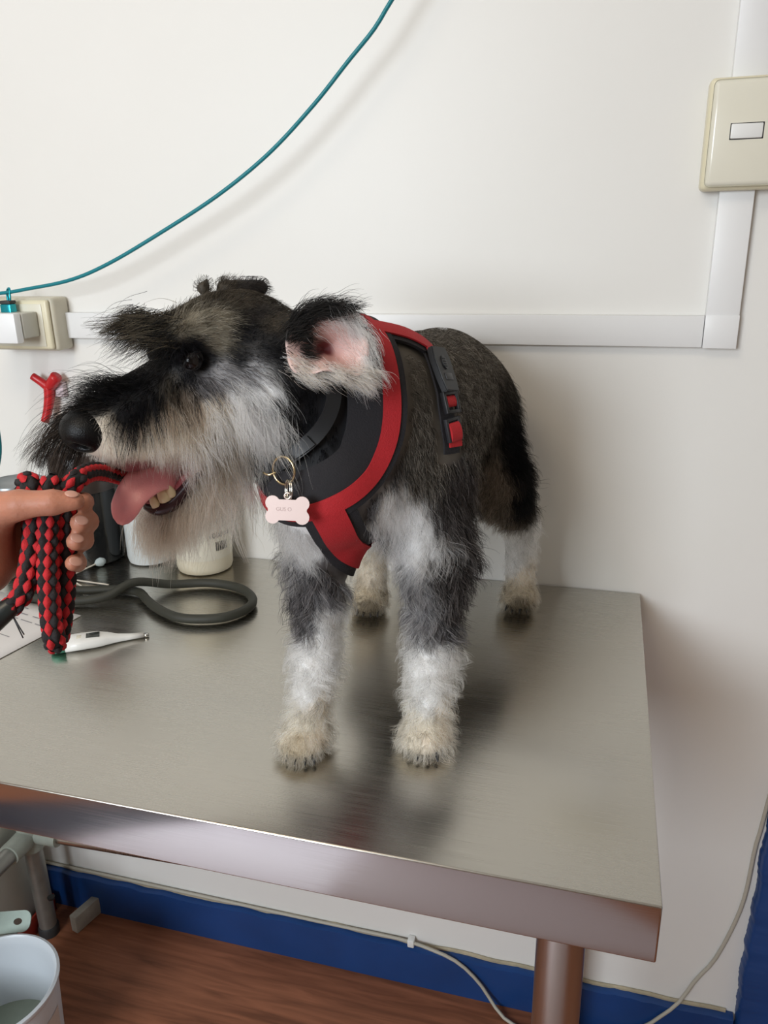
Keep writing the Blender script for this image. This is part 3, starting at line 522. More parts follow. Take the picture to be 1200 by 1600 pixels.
    ((-0.3392, -0.4671, 0.1405), (-0.1599999964237213, -0.9700000286102295, 0.1599999964237213), (-0.18, -0.13, -0.98), 0.3, 'SD', 0.024, 0.6),
    ((-0.3237, -0.4631, 0.1438), (0.5799999833106995, -0.8100000023841858, 0.11999999731779099), (0.12, -0.06, -0.99), 0.3, 'W', 0.024, 0.7),
    ((-0.3374, -0.4713, 0.1181), (-0.07999999821186066, -0.9800000190734863, 0.18000000715255737), (-0.2, -0.17, -0.97), 0.48, 'W', 0.022, 0.8),
    ((-0.3236, -0.4673, 0.1141), (0.6800000071525574, -0.7099999785423279, 0.18000000715255737), (0.25, -0.0, -0.97), 0.48, 'W', 0.022, 0.8),
    ((-0.3338, -0.4789, 0.094), (0.10999999940395355, -0.9700000286102295, 0.20000000298023224), (-0.23, -0.22, -0.95), 0.48, 'W', 0.022, 0.8),
    ((-0.3234, -0.4753, 0.0861), (0.6600000262260437, -0.75, -0.05000000074505806), (0.06, 0.12, -0.99), 0.48, 'W', 0.022, 0.8),
    ((-0.3347, -0.4805, 0.0656), (0.27000001072883606, -0.949999988079071, 0.1599999964237213), (-0.17, -0.21, -0.96), 0.48, 'W', 0.022, 0.8),
    ((-0.3276, -0.4768, 0.057), (0.75, -0.6600000262260437, 0.05000000074505806), (0.08, 0.01, -1.0), 0.35, 'C', 0.022, 0.8),
    ((-0.3473, -0.4874, 0.0381), (-0.20999999344348907, -0.800000011920929, 0.5699999928474426), (-0.39, -0.46, -0.8), 0.35, 'YF', 0.018, 0.5),
    ((-0.3341, -0.4864, 0.0359), (0.4699999988079071, -0.7099999785423279, 0.5299999713897705), (0.1, -0.55, -0.83), 0.3, 'YF', 0.018, 0.5),
    ((-0.3264, -0.4797, 0.0327), (0.8500000238418579, -0.3499999940395355, 0.4000000059604645), (0.34, -0.23, -0.91), 0.3, 'C', 0.018, 0.5),
    ((-0.3393, -0.5007, 0.0274), (0.20000000298023224, -0.5400000214576721, 0.8199999928474426), (0.23, -0.78, -0.58), 0.25, 'Y', 0.013, 0.3),
    ((-0.3285, -0.4934, 0.0265), (0.6000000238418579, -0.38999998569488525, 0.699999988079071), (0.48, -0.52, -0.7), 0.2, 'C', 0.012, 0.3),
    ((-0.2068, -0.181, 0.2626), (0.6299999952316284, -0.7300000190734863, -0.25999999046325684), (-0.15, 0.22, -0.96), 0.2, 'P', 0.016, 0.3),
    ((-0.1825, -0.1569, 0.2661), (0.8199999928474426, -0.5299999713897705, 0.20000000298023224), (0.32, 0.14, -0.94), 0.3, 'K', 0.022, 0.4),
    ((-0.1767, -0.1635, 0.2352), (0.699999988079071, -0.6100000143051147, 0.3700000047683716), (0.49, 0.04, -0.87), 0.35, 'K', 0.026, 0.4),
    ((-0.166, -0.1602, 0.1931), (0.8199999928474426, -0.5, -0.2800000011920929), (-0.06, 0.41, -0.91), 0.35, 'K', 0.028, 0.4),
    ((-0.1691, -0.1349, 0.1586), (0.6399999856948853, -0.6299999952316284, -0.4399999976158142), (-0.02, 0.56, -0.83), 0.3, 'K', 0.026, 0.4),
    ((-0.1966, -0.1791, 0.2219), (0.17000000178813934, -0.9700000286102295, 0.1899999976158142), (-0.15, -0.21, -0.97), 0.25, 'BD', 0.02, 0.4),
    ((-0.1858, -0.1751, 0.1879), (0.3400000035762787, -0.8399999737739563, -0.4099999964237213), (-0.45, 0.24, -0.86), 0.25, 'BD', 0.022, 0.4),
    ((-0.1814, -0.1343, 0.1486), (0.20000000298023224, -0.7300000190734863, -0.6499999761581421), (-0.66, 0.4, -0.64), 0.3, 'BD', 0.02, 0.4),
    ((-0.1802, -0.0956, 0.1025), (-0.44999998807907104, -0.8500000238418579, -0.28999999165534973), (0.28, 0.17, -0.94), 0.25, 'W', 0.016, 0.4),
    ((-0.1625, -0.0962, 0.0995), (0.33000001311302185, -0.9300000071525574, -0.15000000596046448), (0.11, 0.2, -0.97), 0.25, 'W', 0.016, 0.4),
    ((-0.1743, -0.0969, 0.0653), (-0.30000001192092896, -0.949999988079071, 0.03999999910593033), (0.15, -0.08, -0.99), 0.25, 'W', 0.016, 0.4),
    ((-0.1606, -0.0965, 0.0519), (0.4399999976158142, -0.8999999761581421, 0.05000000074505806), (0.13, 0.01, -0.99), 0.25, 'C', 0.014, 0.4),
    ((-0.1765, -0.1056, 0.0298), (-0.36000001430511475, -0.5400000214576721, 0.7599999904632568), (-0.39, -0.65, -0.65), 0.3, 'Y', 0.014, 0.4),
    ((-0.159, -0.1039, 0.0309), (0.3400000035762787, -0.5400000214576721, 0.7699999809265137), (0.56, -0.54, -0.62), 0.3, 'Y', 0.014, 0.4),
    ((-0.1642, -0.1177, 0.0201), (0.14000000059604645, -0.9399999976158142, 0.3100000023841858), (0.16, -0.28, -0.95), 0.2, 'YD', 0.01, 0.2),
    ((-0.3677, -0.1504, 0.0738), (0.20000000298023224, -0.9700000286102295, 0.15000000596046448), (0.03, -0.14, -0.99), 0.25, 'C', 0.016, 0.4),
    ((-0.363, -0.1524, 0.0509), (0.46000000834465027, -0.8799999952316284, 0.12999999523162842), (0.07, -0.11, -0.99), 0.25, 'C', 0.014, 0.4),
    ((-0.3785, -0.1648, 0.0303), (-0.30000001192092896, -0.47999998927116394, 0.8199999928474426), (-0.42, -0.71, -0.57), 0.3, 'Y', 0.014, 0.4),
    ((-0.357, -0.1588, 0.0299), (0.6000000238418579, -0.41999998688697815, 0.6800000071525574), (0.51, -0.44, -0.73), 0.3, 'Y', 0.014, 0.4),
    ((-0.3641, -0.1766, 0.0197), (0.3700000047683716, -0.8899999856948853, 0.27000001072883606), (0.05, -0.27, -0.96), 0.2, 'YD', 0.01, 0.2),
    ((-0.4148, -0.4439, 0.4504), (-0.35, 0.32, 0.88), (0.12, 0.95, -0.3), 0.25, 'D', 0.01, 0.1),
    ((-0.3979, -0.4919, 0.4488), (-0.08, -0.4, 0.91), (0.18, 0.9, 0.41), 0.3, 'D', 0.012, 0.1),
    ((-0.4595, -0.4985, 0.4411), (-0.18, -0.36, 0.92), (0.51, 0.76, 0.4), 0.35, 'D', 0.014, 0.15),
    ((-0.4281, -0.4139, 0.435), (-0.43, 0.17, 0.89), (-0.11, 0.96, -0.24), 0.25, 'D', 0.01, 0.1),
    ((-0.4611, -0.4711, 0.4325), (-0.81, 0.52, 0.28), (0.58, 0.78, 0.22), 0.25, 'O', 0.013, 0.15),
    ((-0.451, -0.455, 0.435), (-0.83, 0.46, 0.32), (0.47, 0.88, -0.05), 0.25, 'O', 0.012, 0.15),
    ((-0.4659, -0.4877, 0.4393), (-0.55, 0.26, 0.79), (0.83, 0.09, 0.55), 0.3, 'O', 0.012, 0.15),
    ((-0.4558, -0.4601, 0.4225), (-0.89, 0.45, 0.03), (0.44, 0.89, -0.13), 0.25, 'O', 0.012, 0.1),
    ((-0.4436, -0.4386, 0.4262), (-0.8, 0.34, 0.5), (0.19, 0.93, -0.32), 0.2, 'K', 0.012, 0.1),
    ((-0.4526, -0.4101, 0.4138), (-0.83, 0.09, 0.55), (-0.16, 0.91, -0.39), 0.2, 'K', 0.014, 0.1),
    ((-0.4545, -0.44, 0.4064), (-0.91, 0.04, 0.42), (-0.08, 0.96, -0.26), 0.2, 'K', 0.011, 0.1),
    ((-0.4599, -0.4045, 0.391), (-0.97, 0.2, 0.11), (-0.0, 0.49, -0.87), 0.2, 'K', 0.016, 0.1),
    ((-0.4248, -0.431, 0.4403), (-0.51, 0.24, 0.83), (0.04, 0.97, -0.25), 0.2, 'KB', 0.01, 0.1),
    ((-0.4579, -0.4801, 0.4071), (-0.95, 0.3, -0.09), (0.3, 0.78, -0.55), 0.2, 'K', 0.004, 0),
    ((-0.464, -0.4917, 0.408), (-0.81, 0.11, -0.58), (0.33, -0.72, -0.61), 0.2, 'K', 0.006, 0),
    ((-0.457, -0.4683, 0.4069), (-0.99, -0.1, 0.08), (-0.11, 0.97, -0.22), 0.2, 'K', 0.006, 0),
    ((-0.4617, -0.478, 0.4155), (-0.69, 0.37, -0.62), (0.21, 0.93, 0.31), 0.3, 'K', 0.007, 0.1),
    ((-0.4607, -0.4813, 0.3969), (-0.88, 0.18, 0.43), (-0.22, 0.66, -0.72), 0.2, 'KB', 0.007, 0.1),
    ((-0.4717, -0.5007, 0.4247), (-0.88, -0.48, -0.05), (0.46, -0.82, -0.32), 0.4, 'KB', 0.02, 0.15),
    ((-0.4582, -0.5053, 0.402), (-0.79, -0.41, 0.46), (-0.43, -0.15, -0.89), 0.25, 'KB', 0.016, 0.1),
    ((-0.465, -0.515, 0.3924), (-0.62, 0.01, 0.78), (-0.76, -0.24, -0.6), 0.3, 'K', 0.02, 0.15),
    ((-0.4665, -0.4958, 0.3872), (-0.91, 0.16, 0.39), (-0.37, 0.12, -0.92), 0.25, 'D', 0.02, 0.15),
    ((-0.4642, -0.4691, 0.3867), (-0.99, 0.06, 0.15), (-0.07, 0.71, -0.7), 0.2, 'SD', 0.016, 0.15),
    ((-0.4606, -0.4531, 0.394), (-0.96, 0.13, 0.25), (-0.01, 0.87, -0.5), 0.2, 'S', 0.018, 0.15),
    ((-0.4591, -0.4317, 0.3937), (-0.98, -0.07, 0.19), (-0.14, 0.93, -0.35), 0.2, 'S', 0.022, 0.15),
    ((-0.4613, -0.4127, 0.3859), (-1.0, 0.04, 0.02), (0.02, 0.76, -0.65), 0.2, 'W', 0.028, 0.2),
    ((-0.174, -0.4009, 0.4583), (-0.64, -0.73, 0.22), (-0.76, 0.63, -0.12), 0.2, 'KB', 0.007, 0.1),
    ((-0.1548, -0.4162, 0.4598), (-0.32, -0.88, 0.36), (-0.61, 0.48, 0.63), 0.3, 'D', 0.009, 0.1),
    ((-0.365, -0.493, 0.463), (-0.67, 0.29, 0.68), (0.7, -0.04, 0.71), 0.3, 'D', 0.007, 0.1),
    ((-0.4767, -0.5281, 0.3838), (-0.65, 0.08, 0.76), (-0.5, -0.79, -0.35), 0.45, 'K', 0.024, 0.3),
    ((-0.4856, -0.5416, 0.3775), (-0.64, 0.07, 0.76), (-0.38, -0.9, -0.23), 0.45, 'K', 0.022, 0.3),
    ((-0.4944, -0.5523, 0.3713), (-0.68, 0.08, 0.72), (-0.27, -0.95, -0.14), 0.4, 'KB', 0.016, 0.3),
    ((-0.4847, -0.5213, 0.3693), (-0.86, 0.4, 0.32), (-0.38, -0.07, -0.92), 0.35, 'K', 0.034, 0.25),
    ((-0.4915, -0.5327, 0.3654), (-0.86, 0.4, 0.33), (-0.37, -0.02, -0.93), 0.35, 'K', 0.036, 0.25),
    ((-0.4769, -0.5098, 0.3757), (-0.85, 0.37, 0.38), (-0.39, 0.04, -0.92), 0.3, 'K', 0.032, 0.25),
    ((-0.4987, -0.5424, 0.359), (-0.85, 0.46, 0.26), (-0.25, 0.07, -0.97), 0.3, 'C', 0.01, 0.2),
    ((-0.4954, -0.5365, 0.3448), (-0.85, 0.52, -0.1), (0.04, -0.12, -0.99), 0.25, 'C', 0.012, 0.2),
    ((-0.4817, -0.5114, 0.347), (-0.89, 0.46, 0.05), (-0.07, -0.02, -1.0), 0.3, 'C', 0.026, 0.25),
    ((-0.4735, -0.4968, 0.356), (-0.88, 0.46, 0.07), (-0.09, -0.01, -1.0), 0.3, 'B', 0.036, 0.25),
    ((-0.4662, -0.4822, 0.3599), (-0.9, 0.43, 0.04), (-0.01, 0.07, -1.0), 0.3, 'B', 0.046, 0.25),
    ((-0.4659, -0.4845, 0.3376), (-0.82, 0.51, -0.27), (0.21, -0.18, -0.96), 0.35, 'C', 0.04, 0.25),
    ((-0.4765, -0.5025, 0.3346), (-0.84, 0.51, -0.19), (0.12, -0.17, -0.98), 0.3, 'C', 0.015, 0.2),
    ((-0.4861, -0.52, 0.3304), (-0.85, 0.5, -0.17), (0.11, -0.15, -0.98), 0.3, 'C', 0.01, 0.2),
    ((-0.4908, -0.5279, 0.341), (-0.86, 0.51, 0.05), (-0.08, -0.04, -1.0), 0.3, 'C', 0.012, 0.2),
    ((-0.4675, -0.4858, 0.3739), (-0.96, 0.26, 0.04), (0.02, 0.22, -0.97), 0.25, 'BD', 0.03, 0.2),
    ((-0.4607, -0.4612, 0.3642), (-0.91, 0.22, -0.36), (0.41, 0.2, -0.89), 0.3, 'C', 0.048, 0.25),
    ((-0.4212, -0.4698, 0.3266), (-0.7, 0.04, 0.71), (-0.68, 0.25, -0.69), 0.35, 'B', 0.05, 0.3),
    ((-0.4549, -0.435, 0.363), (-0.89, -0.03, -0.45), (0.38, 0.47, -0.8), 0.3, 'W', 0.046, 0.3),
    ((-0.4538, -0.4162, 0.3572), (-0.86, -0.03, -0.51), (0.45, 0.45, -0.77), 0.3, 'W', 0.042, 0.3),
    ((-0.4591, -0.4386, 0.3748), (-0.98, 0.08, -0.19), (0.2, 0.56, -0.81), 0.25, 'W', 0.04, 0.25),
    ((-0.4517, -0.494, 0.287), (-0.92, 0.38, -0.12), (0.08, -0.12, -0.99), 0.4, 'B', 0.046, 0.35),
    ((-0.4371, -0.4736, 0.3008), (-0.85, 0.52, 0.08), (-0.1, -0.02, -0.99), 0.4, 'B', 0.058, 0.4),
    ((-0.4235, -0.4528, 0.3091), (-0.83, 0.56, -0.04), (-0.02, -0.1, -0.99), 0.35, 'C', 0.052, 0.35),
    ((-0.4146, -0.4358, 0.325), (-0.97, -0.2, -0.12), (0.08, 0.2, -0.98), 0.3, 'C', 0.055, 0.35),
    ((-0.458, -0.5113, 0.2817), (-0.83, 0.48, -0.29), (0.1, -0.38, -0.92), 0.3, 'C', 0.036, 0.35),
    ((-0.447, -0.4996, 0.3047), (-0.7, 0.07, 0.71), (-0.71, 0.04, -0.71), 0.1, 'M', -0.02, 0),
    ((-0.4578, -0.5137, 0.2924), (-0.83, 0.3, 0.47), (0.48, -0.06, 0.88), 0.1, 'M', -0.02, 0),
    ((-0.4511, -0.4989, 0.2988), (-0.87, 0.18, 0.46), (0.47, -0.04, 0.88), 0.1, 'M', -0.02, 0),
    ((-0.4845, -0.5246, 0.321), (-0.61, 0.56, -0.56), (0.18, -0.59, -0.79), 0.1, 'M', -0.008, 0),
    ((-0.4548, -0.3899, 0.3793), (-0.87, 0.48, -0.11), (0.07, -0.11, -0.99), 0.2, 'K', 0.014, 0.1),
    ((-0.4423, -0.3645, 0.3769), (-0.9, 0.42, 0.13), (-0.14, 0.02, -0.99), 0.2, 'K', 0.014, 0.1),
    ((-0.4477, -0.3871, 0.3503), (-0.98, 0.13, -0.17), (0.18, 0.05, -0.98), 0.2, 'K', 0.014, 0.1),
    ((-0.44, -0.3548, 0.3485), (-0.95, 0.3, 0.02), (-0.01, 0.01, -1.0), 0.2, 'K', 0.014, 0.1),
    ((-0.4437, -0.4061, 0.3265), (-0.91, -0.41, 0.09), (-0.18, 0.17, -0.97), 0.2, 'K', 0.014, 0.1),
    ((-0.4523, -0.3767, 0.3173), (-0.93, 0.05, 0.35), (-0.35, 0.11, -0.93), 0.2, 'K', 0.014, 0.1),
    ((-0.4376, -0.3443, 0.3308), (-0.92, 0.39, 0.11), (-0.11, 0.02, -0.99), 0.2, 'K', 0.014, 0.1),
    ((-0.4471, -0.4129, 0.2981), (-0.77, -0.6, 0.21), (-0.33, 0.1, -0.94), 0.2, 'K', 0.014, 0.1),
    ((-0.4524, -0.3549, 0.3), (-0.88, 0.42, 0.23), (-0.23, 0.07, -0.97), 0.2, 'K', 0.014, 0.1),
    ((-0.4592, -0.3882, 0.2901), (-0.98, -0.16, 0.09), (-0.11, 0.14, -0.98), 0.2, 'K', 0.014, 0.1),
    ((-0.3175, -0.4657, 0.3576), (-0.55, -0.83, 0.13), (-0.05, -0.12, -0.99), 0.2, 'K', 0.014, 0.1),
    ((-0.456, -0.4071, 0.3632), (-0.9, 0.15, -0.42), (0.42, 0.01, -0.91), 0.2, 'K', 0.014, 0.1),
    ((-0.4471, -0.3845, 0.4049), (-0.72, 0.58, 0.38), (-0.11, 0.44, -0.89), 0.2, 'K', 0.014, 0.1),
    ((-0.2874, -0.4578, 0.4115), (-0.51, -0.46, 0.73), (-0.81, -0.03, -0.58), 0.2, 'KB', 0.012, 0.1),
    ((-0.4181, -0.3774, 0.4228), (-0.32, 0.48, 0.82), (0.06, 0.87, -0.49), 0.2, 'KB', 0.01, 0.1),
    ((-0.21570000052452087, -0.4417000114917755, 0.21299999952316284), (0.89, -0.41, 0.19), (0.05, -0.33, -0.94), 0.3, 'W', 0.028, 0.5),
    ((-0.2392, -0.4613, 0.213), (0.21, -0.97, 0.11), (-0.11, -0.14, -0.98), 0.3, 'W', 0.03, 0.6),
    ((-0.2571, -0.464, 0.2256), (-0.1, -0.76, -0.64), (-0.15, 0.65, -0.75), 0.3, 'W', 0.028, 0.5),
    ((-0.2779, -0.4405, 0.2117), (-0.87, -0.42, -0.24), (0.31, -0.09, -0.95), 0.3, 'PD', 0.026, 0.5),
    ((-0.3201, -0.4057, 0.416), (-0.44, -0.14, 0.89), (-0.89, 0.18, -0.41), 0.12, 'P', 0.007, 0),
    ((-0.2832, -0.2783, 0.3966), (-0.11, -0.0, 0.99), (-0.99, 0.12, -0.11), 0.12, 'P', 0.007, 0),
    ((-0.28369998931884766, -0.1177000030875206, 0.3880999982357025), (-0.18, 0.14, 0.97), (-0.97, 0.15, -0.2), 0.12, 'P', 0.007, 0),
    ((-0.3354, -0.255, 0.3739), (-0.72, -0.07, 0.69), (-0.67, -0.19, -0.72), 0.12, 'P', 0.008, 0),
    ((-0.3706, -0.3512, 0.3622), (-0.84, 0.04, 0.55), (-0.54, -0.19, -0.82), 0.12, 'P', 0.009, 0),
    ((-0.3532, -0.2519, 0.3457), (-0.94, -0.06, 0.34), (-0.33, -0.16, -0.93), 0.12, 'P', 0.009, 0.05),
    ((-0.3403, -0.4401, 0.3764), (-0.74, -0.57, 0.36), (-0.34, -0.14, -0.93), 0.12, 'P', 0.009, 0),
    ((-0.3228, -0.4396, 0.3986), (-0.57, -0.54, 0.62), (-0.67, -0.13, -0.73), 0.12, 'P', 0.008, 0),
    ((-0.3419, -0.4483, 0.3317), (-0.71, -0.71, -0.02), (-0.09, 0.11, -0.99), 0.15, 'P', 0.014, 0.1),
    ((-0.3711, -0.418, 0.3199), (-0.8, -0.6, 0.1), (-0.12, -0.0, -0.99), 0.15, 'P', 0.014, 0.1),
    ((-0.3892, -0.3624, 0.3203), (-0.98, 0.07, 0.17), (-0.18, -0.24, -0.95), 0.15, 'P', 0.013, 0.1),
    ((-0.4297, -0.3229, 0.3053), (-0.85, 0.53, -0.01), (0.01, 0.01, -1.0), 0.2, 'PD', 0.016, 0.2),
    ((-0.3512, -0.4379, 0.2934), (-0.61, -0.79, -0.08), (-0.11, 0.18, -0.98), 0.2, 'P', 0.02, 0.25),
    ((-0.379, -0.4091, 0.2806), (-0.86, -0.52, -0.02), (0.0, 0.03, -1.0), 0.2, 'PD', 0.02, 0.25),
    ((-0.3578, -0.2525, 0.3101), (-0.99, -0.06, -0.1), (0.11, -0.19, -0.98), 0.15, 'P', 0.013, 0.1),
    ((-0.3373, -0.1805, 0.2542), (-0.44, -0.86, -0.25), (-0.0, 0.28, -0.96), 0.2, 'P', 0.015, 0.2),
    ((-0.3242, -0.4529, 0.2653), (-0.7, -0.62, -0.35), (0.35, 0.13, -0.93), 0.25, 'W', 0.026, 0.4),
    ((-0.344, -0.4338, 0.2476), (-0.28, -0.93, -0.23), (-0.13, 0.28, -0.95), 0.25, 'W', 0.028, 0.5),
    ((-0.3363, -0.4292, 0.2125), (0.48, -0.88, -0.03), (-0.27, -0.11, -0.96), 0.3, 'W', 0.032, 0.6),
    ((-0.3665, -0.4231, 0.2521), (-0.62, -0.79, -0.0), (-0.15, 0.12, -0.98), 0.25, 'PD', 0.026, 0.4),
    ((-0.3872, -0.3979, 0.2251), (-0.96, 0.0, 0.28), (-0.27, -0.2, -0.94), 0.3, 'PD', 0.028, 0.4),
    ((-0.3687, -0.4324, 0.2034), (-0.37, -0.93, 0.04), (-0.24, 0.06, -0.97), 0.3, 'PD', 0.028, 0.5),
    ((-0.2274, -0.4584, 0.2007), (0.51, -0.86, 0.07), (-0.04, -0.11, -0.99), 0.3, 'S', 0.03, 0.6),
    ((-0.3412, -0.181, 0.2626), (-0.63, -0.73, -0.26), (0.15, 0.22, -0.96), 0.2, 'P', 0.016, 0.3),
    ((-0.3655, -0.1569, 0.2661), (-0.82, -0.53, 0.2), (-0.32, 0.14, -0.94), 0.3, 'K', 0.022, 0.4),
    ((-0.3713, -0.1635, 0.2352), (-0.7, -0.61, 0.37), (-0.49, 0.04, -0.87), 0.35, 'K', 0.026, 0.4),
    ((-0.3514, -0.1791, 0.2219), (-0.17, -0.97, 0.19), (0.15, -0.21, -0.97), 0.25, 'BD', 0.02, 0.4),
]
# centre lines and anchor points measured for this scene (metres, table top at z = 0)
HARNESS_RING = [(-0.2834, -0.4253, 0.4213), (-0.2711, -0.4353, 0.4118), (-0.2628, -0.445, 0.3992), (-0.2564, -0.4545, 0.3784), (-0.2536, -0.4602, 0.354), (-0.2572, -0.4637, 0.3287), (-0.2664, -0.4723, 0.3069), (-0.2787, -0.4902, 0.2907), (-0.2959, -0.5017, 0.2813), (-0.3115, -0.5054, 0.2755)]
HARNESS_CHEST = [(-0.2996, -0.5023, 0.2741), (-0.2957, -0.4931, 0.2562), (-0.3008, -0.4529, 0.2265), (-0.3025999963283539, -0.421099990606308, 0.20180000364780426)]
HARNESS_BACK = [(-0.284, -0.4272, 0.4209), (-0.2686, -0.4186, 0.4173), (-0.2494, -0.4041, 0.4096), (-0.2375, -0.3929, 0.3996)]
BUCKLE_PATH = [(-0.2326, -0.3986, 0.3934), (-0.2263, -0.405, 0.3826), (-0.2219, -0.4086, 0.3715), (-0.218, -0.41, 0.3612), (-0.2161, -0.4131, 0.3535)]
SLIDE_PATH = [(-0.2161, -0.4131, 0.3535), (-0.2132, -0.415, 0.3426), (-0.2103, -0.417, 0.3305), (-0.2079, -0.4169, 0.3185), (-0.2076, -0.4177, 0.3088)]
COLLAR_PATH = [(-0.2992, -0.4837, 0.3903), (-0.2964, -0.4851, 0.3769), (-0.2991, -0.4878, 0.3607), (-0.3076, -0.4906, 0.3441), (-0.3196, -0.4955, 0.3288), (-0.3354, -0.497, 0.3156), (-0.3482, -0.4942, 0.3053)]
TONGUE = [(-0.4347, -0.5039, 0.3024), (-0.4424, -0.5257, 0.3063), (-0.448, -0.542, 0.3053), (-0.4535, -0.5548, 0.299), (-0.4579, -0.5649, 0.2886), (-0.4628, -0.5724, 0.2723)]
LIP = [(-0.46, -0.5345, 0.2774), (-0.4489, -0.5352, 0.2754), (-0.4363, -0.5309, 0.2797), (-0.4266, -0.527, 0.2893), (-0.4175, -0.5239, 0.3008), (-0.4083, -0.519, 0.307)]
TEETH = [(-0.4505, -0.5387, 0.2866), (-0.4424, -0.5352, 0.2919), (-0.4369, -0.5332, 0.2952)]
EYE = [(-0.4015, -0.5312, 0.4064)]
NOSE = [(-0.4844, -0.5672, 0.3521)]
ROPE = [(-0.4847, -0.6849, 0.2458), (-0.4772, -0.6792, 0.2559), (-0.4749, -0.6678, 0.2797), (-0.4758, -0.6555, 0.3057), (-0.4785, -0.6498, 0.3238), (-0.4846, -0.6449, 0.33), (-0.497, -0.6351, 0.3243), (-0.4948, -0.6385, 0.3037), (-0.4862, -0.6474, 0.2812), (-0.4794, -0.6511, 0.2716), (-0.4754, -0.6464, 0.2818), (-0.4746, -0.6359, 0.3043), (-0.4723, -0.6333, 0.3222), (-0.4701, -0.639, 0.3291), (-0.4668, -0.6474, 0.3214), (-0.4645, -0.6576, 0.2972), (-0.4609, -0.6697, 0.2664), (-0.4556, -0.6804, 0.2353), (-0.4536, -0.6828, 0.2209), (-0.4592, -0.6748, 0.2139), (-0.4613, -0.6649, 0.2216), (-0.4589, -0.6579, 0.2456), (-0.459, -0.6483, 0.2787), (-0.4598, -0.6407, 0.307), (-0.459, -0.6352, 0.3216), (-0.4558, -0.6261, 0.3293), (-0.4683, -0.5898, 0.3239), (-0.4817, -0.5443, 0.308), (-0.4862, -0.4935, 0.2845), (-0.4689, -0.4617, 0.2676), (-0.4505, -0.4575, 0.2648)]
HANDLE = [(-0.483, -0.6838, 0.2475), (-0.4882, -0.6901, 0.2431), (-0.5017, -0.7002, 0.2319), (-0.5249, -0.7173, 0.2116)]
HAND = [
    ('c', [-1.2893, -0.6943, 0.0048, 0.04, -0.6708, -0.6695, 0.2456, 0.029], 0.006),
    ('c', [-0.6708, -0.6695, 0.2456, 0.029, -0.5643, -0.67, 0.2831, 0.03], 0.006),
    ('c', [-0.5643, -0.67, 0.2831, 0.03, -0.5149, -0.6666, 0.3056, 0.02], 0.015),
    ('c', [-0.5639, -0.6715, 0.2784, 0.03, -0.516, -0.673, 0.2702, 0.019], 0.015),
    ('c', [-0.5149, -0.6666, 0.3056, 0.02, -0.516, -0.673, 0.2702, 0.02], 0.012),
    ('c', [-0.5061, -0.6685, 0.3119, 0.016, -0.4753, -0.6697, 0.321, 0.0108], 0.01),
    ('c', [-0.4753, -0.6697, 0.321, 0.0106, -0.4508, -0.6643, 0.3229, 0.009], 0.004),
    ('c', [-0.4508, -0.6643, 0.3229, 0.0092, -0.4368, -0.6572, 0.3226, 0.0066], 0.003),
    ('c', [-0.5288, -0.6576, 0.305, 0.013, -0.5075, -0.6344, 0.304, 0.0098], 0.008),
    ('c', [-0.5075, -0.6344, 0.304, 0.0095, -0.4784, -0.6193, 0.3075, 0.0088], 0.004),
    ('c', [-0.4784, -0.6193, 0.3075, 0.0088, -0.4529, -0.6273, 0.3113, 0.007], 0.003),
    ('c', [-0.4529, -0.6273, 0.3113, 0.007, -0.4426, -0.6415, 0.3156, 0.0061600000000000005], 0.003),
    ('c', [-0.5279, -0.6618, 0.2925, 0.013, -0.5066, -0.6387, 0.2912, 0.0098], 0.008),
    ('c', [-0.5066, -0.6387, 0.2912, 0.0095, -0.4773, -0.6243, 0.2927, 0.0088], 0.004),
    ('c', [-0.4773, -0.6243, 0.2927, 0.0088, -0.4494, -0.6314, 0.2968, 0.0084], 0.003),
    ('c', [-0.4494, -0.6314, 0.2968, 0.0084, -0.4439, -0.6469, 0.3016, 0.007391999999999999], 0.003),
    ('c', [-0.527, -0.6661, 0.2796, 0.013, -0.5056, -0.6431, 0.2779, 0.0098], 0.008),
    ('c', [-0.5056, -0.6431, 0.2779, 0.0095, -0.4762, -0.629, 0.2789, 0.0088], 0.004),
    ('c', [-0.4762, -0.629, 0.2789, 0.0088, -0.4517, -0.6369, 0.2834, 0.008], 0.003),
    ('c', [-0.4517, -0.6369, 0.2834, 0.008, -0.4461, -0.6522, 0.2885, 0.00704], 0.003),
    ('c', [-0.526, -0.6705, 0.2667, 0.013, -0.5046, -0.6476, 0.2646, 0.0098], 0.008),
    ('c', [-0.5046, -0.6476, 0.2646, 0.0095, -0.475, -0.6346, 0.2621, 0.0088], 0.004),
    ('c', [-0.475, -0.6346, 0.2621, 0.0088, -0.4548, -0.6436, 0.2671, 0.007], 0.003),
    ('c', [-0.4548, -0.6436, 0.2671, 0.007, -0.4468, -0.6578, 0.2731, 0.0061600000000000005], 0.003),
]
NAILS = [(-0.4364, -0.6604, 0.3299), (-0.438, -0.6517, 0.3063), (-0.4409, -0.656, 0.2935), (-0.4404, -0.6612, 0.2772)]
VIEWSIDE = (0.258, -0.91, 0.325)   # horizontal direction the fingertips face
EAR_RIM = [(-0.33, -0.5011, 0.4136), (-0.3278, -0.4956, 0.4303), (-0.3157, -0.4929, 0.4405), (-0.2994, -0.4877, 0.4453), (-0.2844, -0.4796, 0.4406), (-0.2733, -0.4735, 0.4275), (-0.2663, -0.476, 0.4088), (-0.2664, -0.4867, 0.3911), (-0.2765, -0.5009, 0.3899), (-0.2897, -0.5105, 0.3953), (-0.304, -0.5172, 0.3939), (-0.3197, -0.5153, 0.3964)]
EAR_CENTRE = [(-0.3061, -0.4782, 0.4095)]
TAG = [(-0.3261, -0.5296, 0.2813)]
TAG_RING = [(-0.328, -0.5212, 0.2969)]
COLLAR_RING = [(-0.3342, -0.5124, 0.3112)]
CAM_RIGHT = [(0.9637, 0.2663, -0.0183)]
